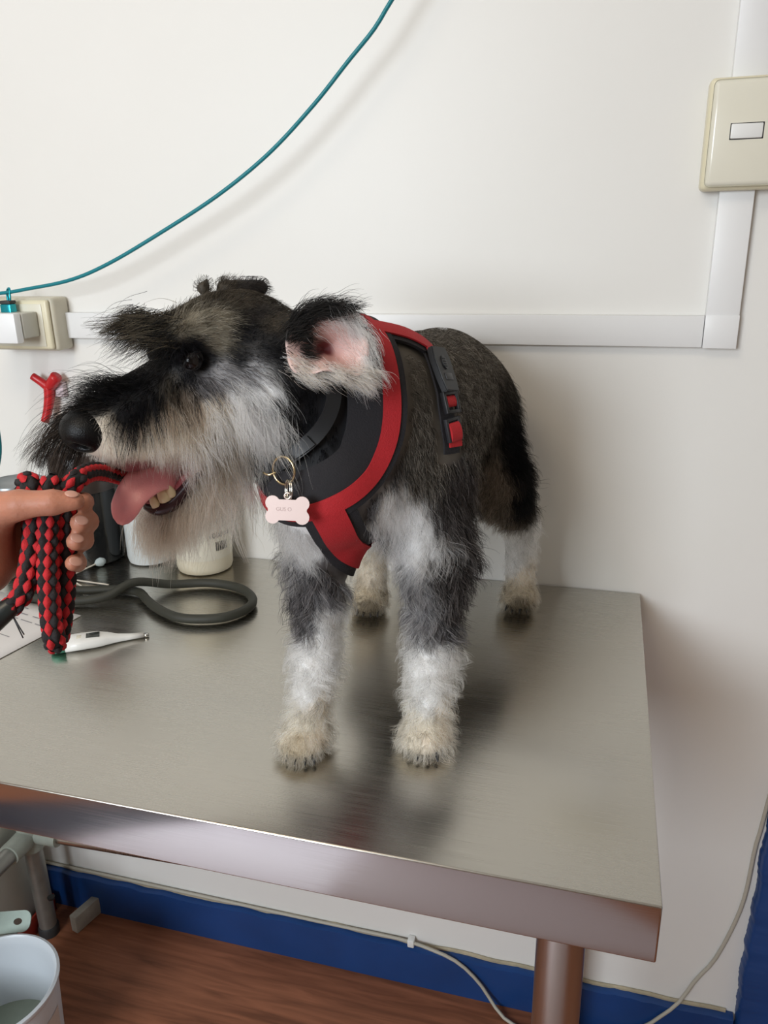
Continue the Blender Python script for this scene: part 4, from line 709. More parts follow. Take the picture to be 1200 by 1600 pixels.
CAM_DOWN = [(0.0698, -0.3175, -0.9457)]
CAM_FWD = [(-0.2577, 0.9101, -0.3245)]
WHISKER_ROOTS = [(-0.4577, -0.5529, 0.3831), (-0.4613, -0.5571, 0.3805), (-0.4535, -0.5496, 0.3847), (-0.4654, -0.5604, 0.3789), (-0.4494, -0.5462, 0.3864), (-0.468, -0.5664, 0.3746), (-0.471, -0.5716, 0.3713)]
BROW_ROOTS = [(-0.417, -0.5395, 0.4299), (-0.4146, -0.5393, 0.4222), (-0.4213, -0.5369, 0.4357), (-0.4124, -0.5365, 0.4337), (-0.4218, -0.5332, 0.4394)]
# ---------------------------------------------------------------- fur: hair strands grown from a skin mesh
def idw(p, n, pts):
    LP = np.array([q[0] for q in pts], np.float32); LN = np.array([q[1] for q in pts], np.float32)
    LF = np.array([q[2] for q in pts], np.float32)
    LS = np.array([[q[3], q[5], q[6], *COAT[q[4]][0], *COAT[q[4]][1], 1 if q[5] > .018 and q[4] in 'BCW' else 0] for q in pts], np.float32)
    F = np.empty((len(p), 3), np.float32); S = np.empty((len(p), LS.shape[1]), np.float32)
    for s in range(0, len(p), 20000):
        a = p[s:s+20000]; d2 = ((a[:, None]-LP[None])**2).sum(2)
        w = 1/(d2+6e-6)**3.0*np.where(n[s:s+20000]@LN.T > 0, 1, .02)
        w /= w.sum(1, keepdims=True)
        F[s:s+20000] = w@LF; S[s:s+20000] = w@LS
    return F, S
def unit(v): return v/(np.linalg.norm(v, axis=-1, keepdims=True)+1e-9)
def scatter(v, tri, count):
    a, b, c = v[tri[:, 0]], v[tri[:, 1]], v[tri[:, 2]]
    ar = np.linalg.norm(np.cross(b-a, c-a), axis=1); k = RNG.choice(len(tri), count, p=ar/ar.sum())
    u, w = RNG.random((2, count)).astype(np.float32); f = u+w > 1; u[f] = 1-u[f]; w[f] = 1-w[f]
    return a[k]+(b[k]-a[k])*u[:, None]+(c[k]-a[k])*w[:, None]
def grow(root, nrm, flow, lift, length, curl, npts=7, gravity=.35, clump=.55, clump_mm=4., jitter=.16, body=None):
    N = len(root)
    lift = lift[:, None]; d = unit(unit(flow)*(1-lift)+nrm*lift+RNG.normal(0, jitter, (N, 3)))
    # tufts share a phase and a bend
    cell = np.floor(root/(clump_mm*.001)).astype(np.int64); key = (cell[:, 0]*73856093) ^ (cell[:, 1]*19349663) ^ (cell[:, 2]*83492791)
    _, inv = np.unique(key, return_inverse=True); M = inv.max()+1
    ph = RNG.random(M)*6.283; hand = RNG.choice([-1., 1.], M); tl = RNG.normal(1, .18, M)
    bend = RNG.normal(0, 1, (M, 3))
    length = length*np.clip(tl[inv]*RNG.normal(1, .14, N), .35, 1.7)
    L = length[:, None]; st = L/(npts-1)
    P = np.empty((N, npts, 3), np.float32); P[:, 0] = root-nrm*.001
    side = unit(np.cross(d, nrm)); up = np.cross(side, d)
    lf = np.clip(L/.03, 0, 1.6)
    d = unit(d+bend[inv]*.16*np.clip(curl[:, None]*2, .2, 1))
    for i in range(1, npts):
        s = i/(npts-1); ang = ph[inv]+hand[inv]*s*4.2
        wob = (np.cos(ang)[:, None]*side+np.sin(ang)[:, None]*up)*curl[:, None]*1.15
        g = np.zeros((N, 3)); g[:, 2] = -gravity*lf[:, 0]*s
        P[:, i] = P[:, i-1]+unit(d+wob+g)*st
    # pull strands of a tuft together towards the tip
    cen = np.zeros((M, npts, 3)); cnt = np.bincount(inv, minlength=M)[:, None, None]
    for i in range(npts):
        for k in range(3): cen[:, i, k] = np.bincount(inv, P[:, i, k], M)
    cen /= cnt
    s = (np.linspace(0, 1, npts)**1.3)[None, :, None]*clump*np.clip(lf, .15, 1)[:, :, None]*RNG.uniform(.5, 1.1, (N, 1, 1))
    P = P*(1-s)+cen[inv]*s
    P[:, :, 2] = np.maximum(P[:, :, 2], .0012)
    if body is not None:
        for i in range(2, npts):
            q = P[:, i].astype(np.float32); v = sdf(q, body); m = v < .0015
            if m.any(): q[m] -= grad(q[m], body)*(v[m]-.003)[:, None]; P[:, i] = q
    return P
def hair_object(name, P, col, radius, mat, parent):
    N, k, _ = P.shape
    h = bpy.data.hair_curves.new(name); h.add_curves([k]*N)
    h.points.foreach_set('position', P.astype(np.float32).ravel())
    r = radius[:, None]*np.linspace(1, .22, k)[None]
    h.points.foreach_set('radius', r.astype(np.float32).ravel())
    a = h.attributes.new('tint', 'FLOAT_COLOR', 'CURVE')
    a.data.foreach_set('color', np.concatenate([col, np.ones((N, 1))], 1).astype(np.float32).ravel())
    h.materials.append(mat)
    o = bpy.data.objects.new(name, h); COL.objects.link(o); o.parent = parent; o.matrix_parent_inverse = parent.matrix_world.inverted()
    o['kind'] = 'stuff'
    return o
def strand_material():
    m = bpy.data.materials.new('fur strand'); m.use_nodes = True; nt = m.node_tree; b = nt.nodes['Principled BSDF']
    at = nt.nodes.new('ShaderNodeAttribute'); at.attribute_name = 'tint'; at.attribute_type = 'GEOMETRY'
    tr = nt.nodes.new('ShaderNodeBsdfTranslucent'); mx = nt.nodes.new('ShaderNodeMixShader'); mx.inputs[0].default_value = .36
    nt.links.new(at.outputs['Color'], b.inputs['Base Color']); nt.links.new(at.outputs['Color'], tr.inputs['Color'])
    b.inputs['Roughness'].default_value = .45; b.inputs['Specular IOR Level'].default_value = .12
    nt.links.new(b.outputs[0], mx.inputs[1]); nt.links.new(tr.outputs[0], mx.inputs[2]); h = nt.nodes.new('ShaderNodeBsdfHairPrincipled'); h.model = 'CHIANG'; h.parametrization = 'COLOR'; h.inputs['Roughness'].default_value = .30; h.inputs['Radial Roughness'].default_value = .4; h.inputs['Coat'].default_value = 0
    nt.links.new(at.outputs['Color'], h.inputs['Color']); bw = nt.nodes.new('ShaderNodeRGBToBW'); nt.links.new(at.outputs['Color'], bw.inputs[0])
    rg = nt.nodes.new('ShaderNodeMapRange'); rg.inputs['From Min'].default_value = .16; rg.inputs['From Max'].default_value = .65; rg.inputs['To Max'].default_value = .82; nt.links.new(bw.outputs[0], rg.inputs['Value'])
    m2 = nt.nodes.new('ShaderNodeMixShader'); nt.links.new(rg.outputs['Result'], m2.inputs[0]); nt.links.new(mx.outputs[0], m2.inputs[1]); nt.links.new(h.outputs[0], m2.inputs[2])
    nt.links.new(m2.outputs[0], nt.nodes['Material Output'].inputs['Surface'])
    return m
FUR = strand_material()
# ---------------------------------------------------------------- things on the table
def wrap(bm, c, r, ang, z):                                   # lay flat geometry on an upright cylinder
    for v in bm.verts:
        a = ang+v.co.x/r; rad = r+v.co.z; v.co = (c[0]+rad*math.cos(a), c[1]+rad*math.sin(a), z+v.co.y)
def flat_boxes(rects, d=.0002):
    bm = bmesh.new()
    for x0, y0, x1, y1 in rects: box(bm, (x0, y0, 0), (x1, y1, d))
    return bm
INK = mat('black print', (.03, .03, .03), .5)
# cream one litre bottle
bc = (-.680, -.054, 0); br = .0450
t = thing('bottle', bc, 'cream white litre bottle with printed label under the dog beard', 'bottle', None)
bm = bmesh.new(); lathe(bm, [(.038, 0), (.0430, .002), (br, .008), (br, .018), (br, .125), (.044, .140), (.030, .152), (.019, .158), (.019, .166)], bc, 48); obj('body', bm, mat('cream white plastic', (.78, .72, .57), .38, Subsurface_Weight=.15, Subsurface_Radius=(.01, .008, .005)), t)
bm = bmesh.new(); lathe(bm, [(.021, .160), (.0215, .163), (.0215, .185), (.020, .188)], bc, 32); obj('cap', bm, WPL, t)
va = math.atan2(-1.12-bc[1], -.073-bc[0])                    # the side of the bottle turned to the room
bm = bmesh.new(); n = 40
A = [[bm.verts.new((bc[0]+(br+.0003)*math.cos(a), bc[1]+(br+.0003)*math.sin(a), z)) for a in np.linspace(va-1.75, va+1.75, n)] for z in (.026, .112)]
for i in range(n-1): bm.faces.new((A[0][i], A[0][i+1], A[1][i+1], A[1][i]))
lab = obj('label', bm, mat('label paper', (.80, .76, .64), .5), t)
bm = text_bm('1000 ml', .0125, .0001, True); wrap(bm, bc, br+.0005, va+.62, .066); obj('print', bm, INK, lab, False)
bm = text_bm('e', .013, .0001); wrap(bm, bc, br+.0005, va+1.02, .066); obj('print', bm, INK, lab, False)
xs = [-.011, -.0095, -.0075, -.0062, -.0040, -.0025, -.0005, .0012, .0028, .0046, .0062, .0080, .0098]; ws = [.0012, .0006, .0009, .0005, .0013, .0006, .0012, .0006, .0010, .0005, .0012, .0006, .0011]
bm = flat_boxes([(x, -.0075, x+w, .0075) for x, w in zip(xs, ws)]); wrap(bm, bc, br+.0004, va+.66, .0475); obj('barcode', bm, INK, lab, False)
bm = text_bm('SA', .010, .0001, True); wrap(bm, bc, br+.0005, va-1.02, .052); obj('print', bm, INK, lab, False)
bm = flat_boxes([(-.030, 0, -.012, .0004), (-.008, -.0006, .012, -.0002), (-.036, .012, -.030, .0126)]); wrap(bm, bc, br+.0004, va-.4, .034); obj('print', bm, INK, lab, False)
bm = flat_boxes([(-.013, -.012, .013, .012)]); wrap(bm, bc, br+.0004, va-.62, .088); obj('print', bm, mat('grey print', (.42, .41, .37), .5), lab, False)
bm = flat_boxes([(-.015, -.013, .015, .013)]); wrap(bm, bc, br+.0004, va+.75, .092); obj('print', bm, bpy.data.materials['grey print'], lab, False)
# pale bottle behind it
c2 = (-.786, -.044, 0)
t = thing('bottle', c2, 'pale bluish white plain bottle left of the cream bottle', 'bottle')
bm = bmesh.new(); lathe(bm, [(.030, 0), (.0355, .002), (.0375, .010), (.0375, .120), (.034, .132), (.018, .145), (.016, .150)], c2, 40); obj('body', bm, mat('milky plastic', (.70, .74, .75), .3, Subsurface_Weight=.2, Subsurface_Radius=(.01, .01, .01)), t)
bm = bmesh.new(); lathe(bm, [(.018, .146), (.0185, .148), (.0185, .168), (.017, .170)], c2, 28); obj('cap', bm, WPL, t)
# dark canister and the grey lidded jar
c3 = (-.884, -.0585, 0); DJ = mat('black glossy plastic', (.012, .013, .014), .12); 
t = thing('canister', c3, 'tall dark brown canister standing against the wall behind the hand', 'canister')
bm = bmesh.new(); lathe(bm, [(.046, 0), (.0495, .003), (.0505, .01), (.0505, .122), (.049, .127)], c3, 44); obj('body', bm, DJ, t)
bm = bmesh.new(); lathe(bm, [(.0515, .125), (.0525, .128), (.0525, .182), (.050, .187)], c3, 44); obj('lid', bm, mat('dark brown plastic', (.045, .032, .028), .3), t)
c4 = (-.957, -.130, 0)
t = thing('jar', c4, 'squat dark jar with a grey metal lid behind the hand', 'jar')
bm = bmesh.new(); lathe(bm, [(.038, 0), (.041, .003), (.041, .132), (.039, .136)], c4, 40); obj('body', bm, mat('dark green glass', (.012, .03, .025), .1), t)
bm = bmesh.new(); lathe(bm, [(.0425, .135), (.0435, .137), (.0435, .148), (.0425, .1505), (.039, .151), (.037, .1495), (.0, .1495)], c4, 44, cap=False); obj('lid', bm, mat('grey lid metal', (.27, .29, .30), .35, .6, noise=.25, nscale=60), t)
# olive rubber tube, crossing over itself
tp = [(-.900, -.236, .008), (-.850, -.240, .008), (-.801, -.236, .008), (-.755, -.216, .012), (-.727, -.185, .0235), (-.687, -.152, .010), (-.633, -.130, .008), (-.580, -.137, .008), (-.546, -.165, .008), (-.538, -.198, .008), (-.556, -.230, .008), (-.590, -.245, .008), (-.625, -.246, .008), (-.665, -.228, .008), (-.695, -.206, .008), (-.722, -.184, .0075), (-.755, -.183, .008), (-.80, -.197, .008), (-.86, -.206, .008)]
tp = [(x, y-.0, z) for x, y, z in tp]
bm = bmesh.new(); tube(bm, tp, .0066, n=130, seg=14); o = obj('rubber_tube', bm, mat('olive rubber', (.030, .031, .023), .6, noise=.15, nscale=60), None, True)
tag(o, 'thick olive grey rubber tube looped on the steel table before the bottles', 'tube')
tp2 = [(-.875, -.232, .0085), (-.81, -.246, .0085), (-.765, -.262, .0085), (-.725, -.262, .0085), (-.690, -.240, .0085), (-.672, -.2215, .0245), (-.678, -.200, .0245), (-.700, -.190, .0240), (-.728, -.1990, .0085+.016)]
# cotton buds
COTTON = mat('bluish cotton', (.48, .56, .58), .9, bump=.5, bscale=300); STICK = mat('white stick', (.78, .74, .66), .5)
def bud(p0, p1, label, tips=(True, True), bend=0, grp=None):
    p0 = Vector(p0); p1 = Vector(p1); t = thing('cotton_bud', (p0+p1)/2-Vector((0, 0, .002)), label, 'cotton bud')
    mid = (p0+p1)/2+Vector((bend, bend*.3, 0)); bm = bmesh.new(); tube(bm, [p0, mid, p1], .0013, n=12, seg=8); obj('stick', bm, STICK, t, True); d = (p1-p0).normalized()
    for e, s, on in ((p0, 1, tips[0]), (p1, -1, tips[1])):
        if on: bm = bmesh.new(); tube(bm, [e-d*s*.004, e, e+d*s*.006, e+d*s*.014, e+d*s*.017], [.0025, .0066, .0080, .0062, .0025], n=14, seg=12); obj('cotton_tip', bm, COTTON, t, True)
bud((-.8480, -.0880, .0084), (-.8600, -.150, .0084), 'cotton bud with a bluish tip standing out beside the fingers', (True, False))
bud((-.8520, -.1571, .0025), (-.7900, -.1610, .0025), 'long bare white cotton bud stick lying behind the rubber tube', (False, False))
bud((-.8500, -.1630, .0025), (-.8060, -.2010, .0025), 'short curved white stick lying left of the rubber tube', (False, False), .006)
# sheet of paper
PAPER = mat('white paper', (.78, .76, .76), .7)
U_ = Vector((.1753, -.0, 0)); P0, P1, P2 = Vector((-.7673, -.2619, 0)), Vector((-.7938, -.3936, 0)), Vector((-.9436, -.2184, 0))
bm = bmesh.new(); e1 = (P2-P0); e2 = (P1-P0)*1.9; nx, ny = 10, 10
g = [[bm.verts.new(P0+e1*(i/nx*1.3)+e2*(j/ny)+Vector((0, 0, .0008+.0012*math.sin(i*.7)*math.sin(j*.5)**2))) for i in range(nx+1)] for j in range(ny+1)]
for j in range(ny):
    for i in range(nx): bm.faces.new((g[j][i], g[j][i+1], g[j+1][i+1], g[j+1][i]))
t = obj('paper_sheet', bm, PAPER); sm = t.modifiers.new('thickness', 'SOLIDIFY'); sm.thickness = .0003
tag(t, 'white printed paper sheet on the table below the hand', 'paper')
bm = bmesh.new(); rr = random.Random(4)
for j in range(16):
    u = .12
    while u < 1.15:
        w = rr.uniform(.04, .13)
        if rr.random() < .75 and j not in (4, 9):
            a = P0+e1*u+e2*(.08+j*.055); M = basis(e1.normalized(), e2.normalized(), Vector((0, 0, 1)), a+Vector((0, 0, .0022)))
            vs = box(bm, (0, 0, 0), (w*e1.length, .0016, .0001)); bmesh.ops.transform(bm, matrix=M, verts=vs)
        u += w+rr.uniform(.02, .06)
obj('printed_lines', bm, mat('grey ink', (.30, .29, .32), .7), t, False)['kind'] = 'stuff'
# clinical thermometer
t = thing('thermometer', (-.69, -.33, 0), 'white digital thermometer with green end cap on the table', 'thermometer')
a = Vector((-.7350, -.3560, .0)); b = Vector((-.6400, -.2935, .0)); X = (b-a).normalized(); Z = Vector((0, 0, 1)); Y = Z.cross(X); LT = (b-a).length
M = basis(X, Y, Z, a)
def therm(prof, m, name, z0=.0008):
    bm = bmesh.new(); rings = []
    for x, w, hgt in prof:
        rings.append([bm.verts.new(M@Vector((x, 1.65*w*math.copysign(abs(math.cos(q))**.6, math.cos(q)), z0+hgt*.66+hgt*.66*math.copysign(abs(math.sin(q))**.6, math.sin(q))))) for q in np.linspace(0, 2*math.pi, 16, endpoint=False)])
    for A, B in zip(rings, rings[1:]):
        for k in range(16): bm.faces.new((A[k], A[(k+1) % 16], B[(k+1) % 16], B[k]))
    bm.faces.new(rings[0][::-1]); bm.faces.new(rings[-1]); return obj(name, bm, m, t, True)
therm([(.010, .0100, .0105), (.03, .0102, .011), (.050, .0095, .0105), (.062, .0070, .009), (.075, .0045, .0065), (.09, .0033, .005), (.108, .0024, .004)], WPL, 'body')
therm([(-.008, .0075, .008), (-.004, .0096, .0100), (.010, .0101, .0106)], mat('sea green plastic', (.10, .38, .28), .35), 'end_cap')
therm([(.108, .0019, .0032), (.113, .0019, .0030), (.1145, .0012, .0022)], mat('bright steel', (.6, .6, .58), .25, 1.), 'probe_tip', .001)
bm = bmesh.new(); vs = box(bm, (.036, -.0068, .0140), (.053, .0068, .0153), .0004); bmesh.ops.transform(bm, matrix=M, verts=vs); obj('display', bm, mat('dark display', (.03, .035, .03), .2), t)
bm = bmesh.new(); vs = box(bm, (.024, -.005, .0140), (.031, .005, .0153), .0009); bmesh.ops.transform(bm, matrix=M, verts=vs); obj('button', bm, CREAM, t)
# ---------------------------------------------------------------- below the table
CABLE = mat('grey white cable', (.46, .43, .36), .5)
bm = bmesh.new(); tube(bm, [(-1.6, -.006, -.759), (-1.0, -.006, -.759), (-.6, -.006, -.760), (-.40, -.007, -.7585), (-.351, -.010, -.757), (-.305, -.018, -.757), (-.270, -.021, -.764), (-.240, -.022, -.783), (-.210, -.024, -.815), (-.190, -.03, -.842), (-.165, -.045, -.853), (-.125, -.055, -.8545), (-.05, -.045, -.854), (.02, -.024, -.846), (.0687, -.022, -.827), (.10, -.021, -.79), (.1268, -.014, -.7580), (.150, -.005, -.71), (.1769, -.004, -.6515), (.2026, -.004, -.5352), (.2080, -.004, -.4185), (.2120, -.004, -.3734), (.222, -.004, -.2), (.24, -.004, .3), (.24, -.004, 1.0), (.24, -.004, 1.70)], .0032, n=190, seg=8)
o = obj('cable', bm, CABLE, None, True); tag(o, 'thin grey white cable following the blue skirting and up the door frame', 'cable')
bm = bmesh.new(); box(bm, (-.357, -.016, -.7655), (-.344, -.0005, -.749), .002); o = obj('cable_clip', bm, WPL); tag(o, 'tiny white clip nailing the cable above the blue skirting', 'clip')
# bucket
kc = (-.967, -.366, FLOOR)
t = thing('bucket', kc, 'white plastic bucket with a red printed label on the floor', 'bucket')
bm = bmesh.new(); lathe(bm, [(.082, 0), (.087, .003), (.098, .205), (.1005, .207), (.1025, .213), (.1025, .217), (.098, .219), (.0945, .215), (.093, .20), (.083, .03), (.0, .028)], kc, 56, cap=False); bmesh.ops.remove_doubles(bm, verts=bm.verts, dist=1e-5); obj('body', bm, mat('bucket plastic', (.66, .71, .76), .35, noise=.04), t)
bm = bmesh.new(); lathe(bm, [(.0, .082), (.086, .082), (.087, .079)], kc, 48, cap=False); obj('rinse_water', bm, mat('murky water', (.28, .33, .27), .08, noise=.15, nscale=25), t)
bm = bmesh.new(); n = 30; A = [[bm.verts.new((kc[0]+rr_*math.cos(q), kc[1]+rr_*math.sin(q), FLOOR+z)) for q in np.linspace(-2.3, .35, n)] for rr_, z in ((.0885, .02), (.0965, .165))]
for i in range(n-1): bm.faces.new((A[0][i], A[0][i+1], A[1][i+1], A[1][i]))
lb = obj('label', bm, mat('pale label', (.62, .55, .50), .5), t)
bm = bmesh.new(); A = [[bm.verts.new((kc[0]+rr_*math.cos(q), kc[1]+rr_*math.sin(q), FLOOR+z)) for q in np.linspace(-1.1, -.12, 16)] for rr_, z in ((.0945, .105), (.0966, .150))]
for i in range(15): bm.faces.new((A[0][i], A[0][i+1], A[1][i+1], A[1][i]))
obj('red_print', bm, mat('red print', (.45, .02, .03), .5), lb)
# carton, red tray, green grey wrench behind the bucket
t = thing('carton', (-1.205, -.10, FLOOR), 'grey white carton with black lines standing behind the table leg', 'box')
bm = bmesh.new(); box(bm, (-1.29, -.16, FLOOR+.0042), (-1.150, -.04, FLOOR+.285), .002); cb = obj('board', bm, mat('grey white card', (.52, .52, .47), .7, noise=.1), t)
bm = bmesh.new()
for k, (z, w) in enumerate(((.02, .05), (.026, .06), (.033, .055), (.040, .06), (.047, .04))): box(bm, (-1.175-k*.006, -.1608, FLOOR+.17), (-1.1735-k*.006, -.1598, FLOOR+.17+w))
obj('print', bm, INK, cb, False)
bm = bmesh.new(); box(bm, (-1.30, -.19, FLOOR), (-1.135, -.03, FLOOR+.004), .001)
for lo, hi in (((-1.30, -.19), (-1.135, -.185)), ((-1.30, -.035), (-1.135, -.03)), ((-1.30, -.19), (-1.295, -.03)), ((-1.14, -.19), (-1.135, -.03))): box(bm, (*lo, FLOOR+.002), (*hi, FLOOR+.044), .001)
o = obj('tray', bm, mat('dull red plastic', (.36, .035, .02), .45)); tag(o, 'low red plastic tray on the floor under the carton', 'tray')
bm = bmesh.new(); box(bm, (-1.060, -.075, FLOOR+.001), (-1.042, -.010, FLOOR+.042), .002, rot=Matrix.Rotation(-.25, 3, 'Z')); o = obj('wood_block', bm, mat('grey wood', (.38, .35, .30), .7, noise=.3, nscale=50)); tag(o, 'small grey wooden block on the floor right of the table leg', 'block')
t = thing('bracket', (-1.06, -.235, FLOOR), 'grey green metal bracket with a round hole standing behind the white bucket', 'bracket')
GREEN = mat('grey green metal', (.27, .33, .29), .45, .3, noise=.2, nscale=40)
bm = bmesh.new(); pl = round_rect(.085, .036, .014); n = len(pl); hole = [(.020+.0075*math.cos(q), .0055*math.sin(q)) for q in np.linspace(0, 2*math.pi, n, endpoint=False)]
k0 = min(range(n), key=lambda k: -pl[k][0]*10-abs(pl[k][1])*0); pl = sorted(pl, key=lambda p: math.atan2(p[1], p[0]-.020)); hole = sorted(hole, key=lambda p: math.atan2(p[1], p[0]-.020))
Mb = basis(Vector((.94, .34, 0)).normalized(), Vector((-.25, .69, .68)).normalized(), Vector((.94, .34, 0)).normalized().cross(Vector((-.25, .69, .68)).normalized()), (-1.045, -.242, -.655))
L_ = [[bm.verts.new(Mb@Vector((x, y, z))) for x, y in q] for z, q in ((0, pl), (.004, pl), (.004, hole), (0, hole))]
for A, B in zip(L_, L_[1:]+L_[:1]):
    for k in range(n): bm.faces.new((A[k], A[(k+1) % n], B[(k+1) % n], B[k]))
obj('plate', bm, GREEN, t)
bm = bmesh.new(); box(bm, (-1.072, -.250, FLOOR), (-1.046, -.230, -.659), .003); obj('post', bm, GREEN, t)
# unseen mats, added only to give the steel table edge its reflected bands
bm = bmesh.new(); prism(bm, round_rect(.64, 1.55, .03), 0, .008, Matrix.Translation((-.765, -1.78, FLOOR))); o = obj('floor_mat', bm, mat('lilac for edge reflection', (.86, .82, .94), .5)); tag(o, 'pale lilac unseen mat added to be mirrored in the front edge of the table', 'mat')
bm = bmesh.new(); prism(bm, round_rect(.46, 1.55, .03), 0, .008, Matrix.Translation((-1.33, -1.78, FLOOR))); o = obj('floor_mat', bm, mat('navy for edge reflection', (.02, .025, .045), .5)); tag(o, 'dark navy unseen mat added to be mirrored in the left front edge of the table', 'mat')
bm = bmesh.new(); prism(bm, round_rect(.78, 1.55, .03), 0, .008, Matrix.Translation((-.04, -1.78, FLOOR))); o = obj('floor_mat', bm, mat('mauve grey for edge reflection', (.40, .33, .35), .5)); tag(o, 'mauve grey unseen mat added to be mirrored in the right front edge of the table', 'mat')
# ---------------------------------------------------------------- the dog
dog = thing('dog', (-.28, -.29, 0), 'grey black and white bearded schnauzer type dog standing on the steel table, tongue out', 'dog')
lo_, hi_ = (-.58, -.69, -.008), (-.10, -.02, .53)
dv, df = surface_net(DOG, lo_, hi_, .0042)
dn = grad(dv, DOG); _, SV = idw(dv, dn, COAT_POINTS)
me = bpy.data.meshes.new('body'); me.from_pydata(dv.tolist(), [], df.tolist())
paint(me, SV[:, 3:6]*.72+SV[:, 6:9]*.28)
SKIN_DOG = attr_mat('dog skin', 'tint', .6, .3)
body = link('body', me, dog, SKIN_DOG)
HF, HU, HL = HEAD_AX
HCAM = unit(np.array([.20, -.93, .31]))
def head(f, u, l, c=HEAD_C): return c+HF*f+HU*u+HL*l
# --- straps of harness and collar, laid on the coat
def strap_grid(pts, width, off, n, across=5, closed=False, shift=0.):
    P, _ = resample(pts, n, closed); P = snap(P, DOG, off); N_ = grad(P, DOG); T, _, _ = frames(P, closed)
    B = unit(np.cross(N_, T)); w = np.interp(np.linspace(0, 1, n), np.linspace(0, 1, len(width)), width) if not np.isscalar(width) else np.full(n, width)
    G = np.stack([snap(P+B*(w*s+shift)[:, None], DOG, off, 4) for s in np.linspace(-.5, .5, across)], 1)
    return G
def smooth_grid(G, it=3, closed=False):
    for _ in range(it):
        H = G.copy()
        if closed: H = (np.roll(G, 1, 0)+np.roll(G, -1, 0))*.25+G*.5
        else: H[1:-1] = (G[:-2]+G[2:])*.25+G[1:-1]*.5
        G = H
    return G
def strap(name, G, thick, m, parent, closed=False):
    n, k, _ = G.shape; bm = bmesh.new()
    du = (np.roll(G, -1, 0)-np.roll(G, 1, 0)) if closed else np.gradient(G, axis=0); dvv = np.gradient(G, axis=1)
    N_ = unit(np.cross(du, dvv)); g = grad(G.reshape(-1, 3), DOG).reshape(n, k, 3)
    N_ *= np.sign((N_*g).sum(-1, keepdims=True)+1e-9)
    top = [[bm.verts.new(G[i, j]+N_[i, j]*thick) for j in range(k)] for i in range(n)]; bot = [[bm.verts.new(G[i, j]) for j in range(k)] for i in range(n)]
    R = range(n if closed else n-1)
    for i in R:
        a = (i+1) % n
        for j in range(k-1): bm.faces.new((top[i][j], top[i][j+1], top[a][j+1], top[a][j])); bm.faces.new((bot[i][j], bot[a][j], bot[a][j+1], bot[i][j+1]))
        bm.faces.new((top[i][0], top[a][0], bot[a][0], bot[i][0])); bm.faces.new((top[i][-1], bot[i][-1], bot[a][-1], top[a][-1]))
    if not closed:
        for e in (0, n-1): bm.faces.new([top[e][j] for j in range(k)]+[bot[e][j] for j in range(k-1, -1, -1)])
    return obj(name, bm, m, parent, 50)
RED = mat('red webbing', (.42, .010, .016), .75, bump=.6, bscale=900, noise=.12, nscale=300); PAD = mat('black padded fabric', (.012, .011, .014), .85, bump=.5, bscale=700)
BLACK = mat('black plastic', (.009, .009, .011), .45)
ringL = [np.array(p) for p in HARNESS_RING]
ring_pts = ringL+[np.array(p) for p in ((-.335, -.500, .273), (-.355, -.475, .280), (-.372, -.440, .300), (-.378, -.410, .330), (-.372, -.390, .360), (-.345, -.385, .395), (-.308, -.402, .416))]
harness = thing('dog_harness', (-.27, -.44, .34), 'red and black padded dog harness buckled around the chest and back of the dog', 'harness')
Gp = smooth_grid(strap_grid(ring_pts, .054, .0052, 90, 9, True, shift=-.0125), 4, True); strap('padding', Gp, .003, PAD, harness, True)
Gr = smooth_grid(strap_grid(ring_pts, [.0155, .0165, .0165, .016, .015, .014, .015, .016, .0155], .0078, 110, 5, True), 4, True); strap('neck_strap', Gr, .0016, RED, harness, True)
ch = [np.array(p) for p in HARNESS_CHEST]+[np.array((-.295, -.37, .195))]
Gc = smooth_grid(strap_grid(ch, [.052, .050, .046, .046], .0045, 40, 7), 4); strap('padding', Gc, .0025, PAD, harness)
Gc2 = smooth_grid(strap_grid(ch, [.031, .030, .028, .028], .0075, 40, 5), 4); strap('chest_strap', Gc2, .0016, RED, harness)
bk = [np.array(p) for p in HARNESS_BACK]+[np.array(BUCKLE_PATH[0])]
Gb = smooth_grid(strap_grid(bk, [.018, .0175, .0165], .0070, 36, 5), 4); strap('back_strap', Gb, .0016, RED, harness)
Gb2 = smooth_grid(strap_grid(bk, .024, .0035, 36, 5, shift=-.0015), 4); strap('padding', Gb2, .0028, PAD, harness)
bp_ = [np.array(p) for p in BUCKLE_PATH]; sp_ = [np.array(p) for p in SLIDE_PATH]
Gg = smooth_grid(strap_grid([bk[-2]]+bp_+sp_[1:], .0185, .0030, 60, 5), 4); strap('padding', Gg, .002, PAD, harness)
girth = smooth_grid(strap_grid(sp_, .0150, .0085, 40, 5), 4)
def on_body(p, tdir, off):                                    # local frame on the coat: x across, y along, z out
    q = snap(np.array([p]), DOG, off)[0]; n_ = grad(q[None], DOG)[0]; y = np.array(tdir)-n_*(n_@np.array(tdir)); y /= np.linalg.norm(y); x = np.cross(y, n_); return basis(x, y, n_, q)
def placed(bm, M): bmesh.ops.transform(bm, matrix=M, verts=bm.verts); return bm
d_b = bp_[3]-bp_[0]
Mk = on_body((bp_[0]+bp_[3])/2, d_b, .0095)
bm = bmesh.new(); prism(bm, [(-.0118, -.024), (.0118, -.024), (.0142, -.012), (.0134, .007), (.0112, .0200), (-.0112, .0200), (-.0134, .007), (-.0142, -.012)], -.003, .0035); placed(bm, Mk); bmesh.ops.bevel(bm, geom=bm.edges[:], offset=.0009, segments=2, affect='EDGES'); bk_ob = obj('buckle', bm, BLACK, harness)
